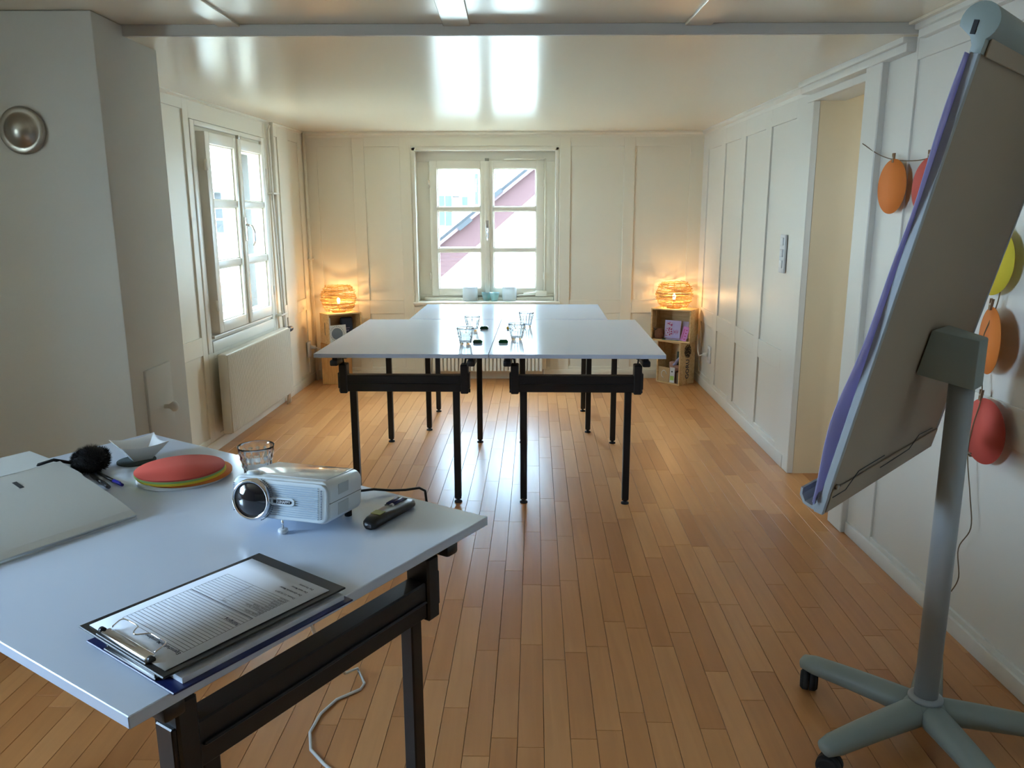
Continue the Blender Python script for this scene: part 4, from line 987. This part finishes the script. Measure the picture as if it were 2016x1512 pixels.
MB().box(.012, w_ - .012, .012, h_ - .03, -.015, -.011, MBd).build('writing_surface', M_BOARDF, fc)
for x0, x1 in ((0, .013), (w_ - .013, w_)): MB().box(x0, x1, .03, h_ - .04, -.017, .0, MBd).build('side_profile', M_GREYL, fc, bevel=0.002, seg=1)
# bottom tray: half-round trough at the front with end caps
def tray_prof(r, n=9): return [(-.028 - r + r * math.cos(PI * k / n) * 1.0, .03 - r * 1.0 * math.sin(PI * k / n) - .012) for k in range(n + 1)]
tp = [(-.002, .03), (-.002, -.012), (-.026, -.014), (-.048, -.010), (-.062, .006), (-.064, .024), (-.059, .024), (-.057, .010), (-.046, -.004), (-.028, -.006), (-.024, .03)]
Mp = MBd @ Matrix(((0, 0, 1, 0), (0, 1, 0, 0), (1, 0, 0, 0), (0, 0, 0, 1)))   # prism (a,b,c) -> x=c, y=b, z=a
tr = MB().prism(tp, .004, w_ - .004, Mp).build('pen_tray', M_GREYL, fc)
for x0 in (0.0, w_ - .012): MB().box(x0, x0 + .012, -.016, .034, -.021, .001, MBd).build('tray_end_cap', M_GREYL, tr, bevel=0.002, seg=1)
MB().box(.012, w_ - .012, -.012, .045, -.001, .003, MBd).build('bottom_flange', M_BACK, fc, bevel=0.001, seg=1)
jt = MB()
for (xa, xb, ya, yb) in ((.02, .09, .026, .026), (.09, .14, .026, .062), (.14, .30, .062, .064), (.30, .34, .03, .03), (.34, .50, .03, .034), (.50, .55, .034, .066), (.55, .66, .066, .062)):
    jt.cyl(MBd @ Vector((xa, ya, .0034)), MBd @ Vector((xb, yb, .0034)), .0012, n=5)
jt.build('flange_seam', M_DGREY, fc)
MB().cyl(MBd @ Vector((.03, .05, 0)), MBd @ Vector((.03, .05, .006)), .006, n=8).build('screw', M_STEEL, fc)
# paper clamp along the top
cpx = [(-.016 + .033 * math.cos(a), h_ + .010 + .034 * math.sin(a)) for a in [math.radians(-58 + 15 * k) for k in range(18)]]
cpx += [(-.030, h_ - .012), (-.024, h_ - .016), (-.017, h_ - .030), (-.017, h_ - .042), (.002, h_ - .042), (.003, h_ - .018)]
ck = MB().prism(cpx, -.002, w_ + .002, Mp).build('paper_clamp', M_GREY, fc, bevel=0.003, seg=2)
MB().box(-.004, -.0015, h_ - .012, h_ + .012, -.026, -.018, MBd).build('clamp_slot', M_BLKP, ck)
MB().box(.02, w_ - .02, h_ - .045, h_ - .008, .003, .007, MBd).build('clamp_flange', M_BACK, fc, bevel=0.001, seg=1)
# bracket joining pole and board
pz_ = .36
bc = []
bx = (FC + Vector((-.004, 0, 1.0)) - FC)
def bpt(x, y, z): return MBd @ Vector((x, y, z))
loc_top = MBd.inverted() @ Vector((-.004, 0, 1.08)); loc_bot = MBd.inverted() @ Vector((-.004, 0, .965))
xm = loc_top.x
b_ = [bpt(xm - .062, loc_top.y + .0, .002), bpt(xm + .062, loc_top.y + .0, .002), bpt(xm + .062, loc_bot.y + .0, .002), bpt(xm - .062, loc_bot.y + .0, .002)]
pn = n_ * .036; pd = d_ * .036
t_ = [Vector((-.004, 0, 1.075)) - pd + pn, Vector((-.004, 0, 1.075)) + pd + pn, Vector((-.004, 0, .958)) + pd + pn, Vector((-.004, 0, .958)) - pd + pn]
MB().add(b_ + t_, [(0, 1, 2, 3), (7, 6, 5, 4), (0, 4, 5, 1), (1, 5, 6, 2), (2, 6, 7, 3), (3, 7, 4, 0)]).build('bracket', M_GREY, fc, bevel=0.004, seg=2)
MB().cyl(bpt(xm + .03, loc_bot.y + .03, .05), bpt(xm + .055, loc_bot.y + .03, .062), .006, n=10).build('bracket_bolt', M_GREY, fc)
# lavender cloth in front of the board
lc = thing('hanging_cloth', 'lavender cloth hanging down the front of the flipchart', 'cloth', FC)
def clf(u, v):
    y = .012 + .935 * v
    bul = .020 * math.exp(-((v - .20) / .15) ** 2) + .004 * math.exp(-((v - .58) / .10) ** 2)
    z = -.019 - bul - .004 * math.sin(u * 26 + 5 * v) * (1 - v) ** 2 - .0015 * math.sin(15 * v + 3 * u)
    return MBd @ Vector((-.012 + .74 * u + .008 * math.sin(13 * v) - .006, y, min(z, -.0178)))
MB().grid(clf, 60, 40).build('cloth', M_LAV, lc, thick=.0015)
fr_ = MB(); rg = random.Random(12)
for k in range(70):
    u = rg.random(); p = clf(u, 0.0); q = p - u_ * rg.uniform(.004, .012) + d_ * rg.uniform(-.006, .006) + n_ * rg.uniform(-.002, .004); fr_.tube([p + u_ * .01, p, q], .0012, 4)
fr_.build('fringe', M_LAV, lc)['kind'] = 'stuff'
gc = thing('grey_cloth', 'dark grey cloth tucked behind the lavender one in the flipchart tray', 'cloth', FC)
MB().grid(lambda u, v: MBd @ Vector((.004 + .70 * u, .020 + .20 * v, -.0170 - .002 * abs(math.sin(u * 30)) * (1 - v))), 50, 8).build('cloth', M_DGREY, gc, thick=.001)

# ------------------------------------------------------------------ garland of round cards
gl = thing('garland_string', 'brown jute string of the card garland on the right wall', 'string')
SX = 1.428
gpts = [(1.422, 3.31, 1.635), (SX, 3.17, 1.583), (SX, 3.035, 1.554), (SX, 2.90, 1.542), (SX, 2.78, 1.545), (SX, 2.60, 1.58), (SX, 2.44, 1.50), (SX, 2.35, 1.40), (SX, 2.32, 1.32), (SX, 2.30, 1.20), (SX, 2.305, 1.10), (SX - .012, 2.335, .99), (SX - .004, 2.335, .90), (SX - .006, 2.315, .815), (SX - .012, 2.33, .72), (SX - .008, 2.345, .625), (SX, 2.32, .50), (SX, 2.295, .40), (SX, 2.345, .31), (SX, 2.325, .22), (SX, 2.355, .155)]
MB().tube(spline(gpts), .0019, 5).build('string', M_STRING, gl)
def peg(p, rot=0.0, lab=''):
    t = thing('clothes_peg', lab, 'clothes peg', p, 0, 'tiny wooden pegs on the garland'); t.rotation_euler = (rot, 0, 0)
    for s_ in (-1, 1):
        MB().add([(-.004, s_ * .0005, -.016), (.004, s_ * .0005, -.016), (.004, s_ * .004, -.016), (-.004, s_ * .004, -.016), (-.004, s_ * .003, .018), (.004, s_ * .003, .018), (.004, s_ * .0062, .018), (-.004, s_ * .0062, .018)],
                 [(0, 3, 2, 1), (4, 5, 6, 7), (0, 1, 5, 4), (1, 2, 6, 5), (2, 3, 7, 6), (3, 0, 4, 7)]).build('peg_half', M_PEG, t)
    MB().cyl((-.005, 0, .002), (.005, 0, .002), .003, n=8).build('spring', M_STEEL, t)
def gcard(m, lab, y, z, x=1.424, yaw=0.0, tilt=0.0, r=.1):
    o = MB().lathe([(.0001, 0), (r, 0), (r, .0011), (.0001, .0011)], 56, Matrix.Rotation(-PI / 2, 4, 'Y')).build('round_card', m)
    o.location = (x, y, z); o.rotation_euler = (0, tilt, yaw); tag(o, lab, 'card', 'cards on the garland')
gcard(M_ORANGE, 'round orange card hanging first on the garland by the doorway', 3.03, 1.457, 1.425, .06)
gcard(M_RED, 'round red card on the garland, half behind the flipchart board', 2.765, 1.447, 1.425, .05)
gcard(M_YELLOW, 'round yellow card on the garland at the right edge of the picture', 2.345, 1.22, 1.425, .0)
gcard(M_ORANGE, 'round orange card turned nearly edge-on in the garland below the yellow one', 2.305, .989, 1.418, -.26)
gcard(M_RED, 'round red card lowest on the garland, held by two pegs', 2.285, .716, 1.424, .03)
peg((1.424, 3.035, 1.560), 0, 'tiny wooden peg on the first orange card'); peg((1.424, 2.775, 1.552), 0, 'tiny wooden peg on the red card near the board')
peg((1.416, 2.315, 1.095), .15, 'tiny wooden peg on the edge-on orange card'); peg((1.420, 2.315, .820), .1, 'tiny wooden peg at the top of the lowest red card'); peg((1.420, 2.345, .628), PI / 2, 'tiny wooden peg at the bottom of the lowest red card')

# ------------------------------------------------------------------ outside
gd = MB().box(-60, 60, -60, 80, -4.2, -4.0).build('ground', M_GROUND); struct(gd, 'pale ground outside')
# house seen through the back window: white gable wall under a red boarded verge that rises to the right
def bwp(px_, py_, Y):
    s, c = math.sin(.2134), math.cos(.2134); u0 = (px_ - 1008) / 1545.48; v0 = (756 - py_) / 1545.48
    d = Vector((u0, c + v0 * s, -s + v0 * c)); t = Y / d.y; return d * t + Vector((0, 0, 1.3616))
GY = 13.0
hs = thing('neighbour_house', 'white house with red sloping roof boards outside the back window', 'house', (0, GY, 0))
p = lambda a, b: (bwp(a, b, GY).x, bwp(a, b, GY).z)
slope = (p(1055, 332)[1] - p(868, 482)[1]) / (p(1055, 332)[0] - p(868, 482)[0])
xL, zL = p(868, 482); xa, xb = xL - .05, xL + 6.0
band = (p(868, 482)[1] - p(870, 545)[1]) + .0
zu = lambda x: zL + slope * (x - xL)
bandv = lambda x: zu(x) - (zL - p(870, 545)[1])
s2 = (p(1055, 383)[1] - p(870, 545)[1]) / (p(1055, 383)[0] - p(870, 545)[0])
zl = lambda x: p(870, 545)[1] + s2 * (x - p(870, 545)[0])
Mxz = Matrix(((1, 0, 0, 0), (0, 0, 1, 0), (0, 1, 0, 0), (0, 0, 0, 1)))
MB().prism([(xa, -4), (xb, -4), (xb, zu(xb) - .1), (xa, zu(xa) - .1)], .25, 6, Mxz).build('gable_wall', M_FAC, hs)
MB().prism([(xa, zl(xa)), (xb, zl(xb)), (xb, zu(xb)), (xa, zu(xa))], 0, .25, Mxz).build('verge_board', M_REDP, hs)
MB().prism([(xa - .1, zu(xa - .1)), (xb, zu(xb)), (xb, zu(xb) + .06), (xa - .1, zu(xa - .1) + .06)], -.12, 6, Mxz).build('roof_edge', mat('pale_roof_edge', (0.065, 0.035, 0.034), 0.8), hs)
MB().prism([(xa - .1, zu(xa - .1) + .06), (xb, zu(xb) + .06), (xb, zu(xb) + .12), (xa - .1, zu(xa - .1) + .12)], -.05, 6, Mxz).build('roof_tiles', M_ROOF, hs)
for (a, b) in ((918, 442), (978, 385)):
    x, z = p(a, b); MB().box(-.13, .13, -.16, .05, -.02, .05, T(x, 0, z) @ Matrix.Rotation(-math.atan(slope), 4, 'Y')).build('gutter_bracket', M_ROOF, hs)
# farther white house with teal shutters
FY = 20.0; p = lambda a, b: (bwp(a, b, FY).x, bwp(a, b, FY).z)
h2 = thing('far_house', 'white house with teal shutters far outside the back window', 'house', (0, FY, 0))
MB().box(-4.6, 6, 0, 6, -4, 3.6).build('facade', M_FAC, h2)
for (a0, b0_, a1, b1) in ((864, 385, 877, 443), (878, 385, 891, 444), (911, 387, 922, 404)):
    x0, z1_ = p(a0, b0_); x1, z0_ = p(a1, b1); MB().box(x0, x1, -.06, 0, z0_, z1_).build('shutter', M_TEAL, h2)
x0, z1_ = p(936, 342); x1, z0_ = p(943, 402); wd = MB().box(x0, x1, -.05, .0, z0_, z1_).build('window', mat('grey_frame', (0.030, 0.029, 0.029), 0.7), h2)
MB().box(x0 + .04, x1 - .05, -.06, -.05, z0_ + .3, z1_ - .12).build('pane', M_FAC, wd)
x0, z1_ = p(969, 341); x1, z0_ = p(978, 362); MB().box(x0, x1, -.05, .0, z0_, z1_).build('window', mat('pale_grey_frame', (0.05, 0.05, 0.052), 0.7), h2)
x0, z1_ = p(893, 386); x1, z0_ = p(906, 388); MB().box(x0, x1, -.3, .0, z0_, z1_).build('eave', M_ROOF, h2)
# seen through the left window: pale wing wall and a white house with dark windows
wg = thing('wing_wall', 'pale blue house wall close outside the left window', 'wall', (0, 0, 0))
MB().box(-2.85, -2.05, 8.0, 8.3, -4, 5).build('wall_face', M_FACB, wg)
h4 = thing('sky_blocking_house', 'unseen long house added at the left to block skylight', 'house', (-10, 8, -4))  # unseen house, added to cut the skylight entering the left window
MB().box(-2, 2, -5.5, 7.9, 0, 11.0).build('facade', M_FAC, h4)
MB().prism([(-2.4, 11.0), (2.4, 11.0), (0, 13.0)], -5.9, 8.3, Matrix(((1, 0, 0, 0), (0, 0, 1, 0), (0, 1, 0, 0), (0, 0, 0, 1)))).build('roof', M_ROOF, h4)
for k in range(5):
    for z in (4.6, 7.6): MB().box(1.98, 2.03, -4.6 + 2.5 * k, -3.6 + 2.5 * k, z, z + 1.4).build('window', M_DARKW, h4)
LYY = 16.0; p = lambda a, b: (bwp(a, b, LYY).x, bwp(a, b, LYY).z)
h3 = thing('left_house', 'white house with dark windows outside the left window', 'house', (0, LYY, 0))
MB().box(-14, -4.9, 0, 5, -4, 4.2).build('facade', M_FAC, h3)
for (a0, b0_, a1, b1) in ((424, 378, 438, 392), (426, 409, 441, 428), (428, 432, 443, 456)):
    x0, z1_ = p(a0, b0_); x1, z0_ = p(a1, b1); MB().box(x0, x1, -.04, 0.02, z0_, z1_).build('window', mat('house_window', (0.015, 0.015, 0.015), 0.4), h3)
x0, z1_ = p(406, 372); x1, z0_ = p(436, 377); MB().box(x0, x1, -.4, 0.0, z0_, z1_).build('eave', mat('eave_paint', (0.05, 0.05, 0.052), 0.8), h3)
x0, z1_ = p(412, 556); x1, z0_ = p(445, 600); MB().box(x0, x1, -.5, 0.0, z0_, z1_).build('porch', mat('porch_paint', (0.055, 0.056, 0.058), 0.8), h3)
x0, _ = p(440, 500); MB().cyl((x0, -.15, -3.9), (x0 - .35, -.15, 4.0), .07, n=8).build('downpipe', mat('downpipe_grey', (0.010, 0.011, 0.012), 0.6), h3)
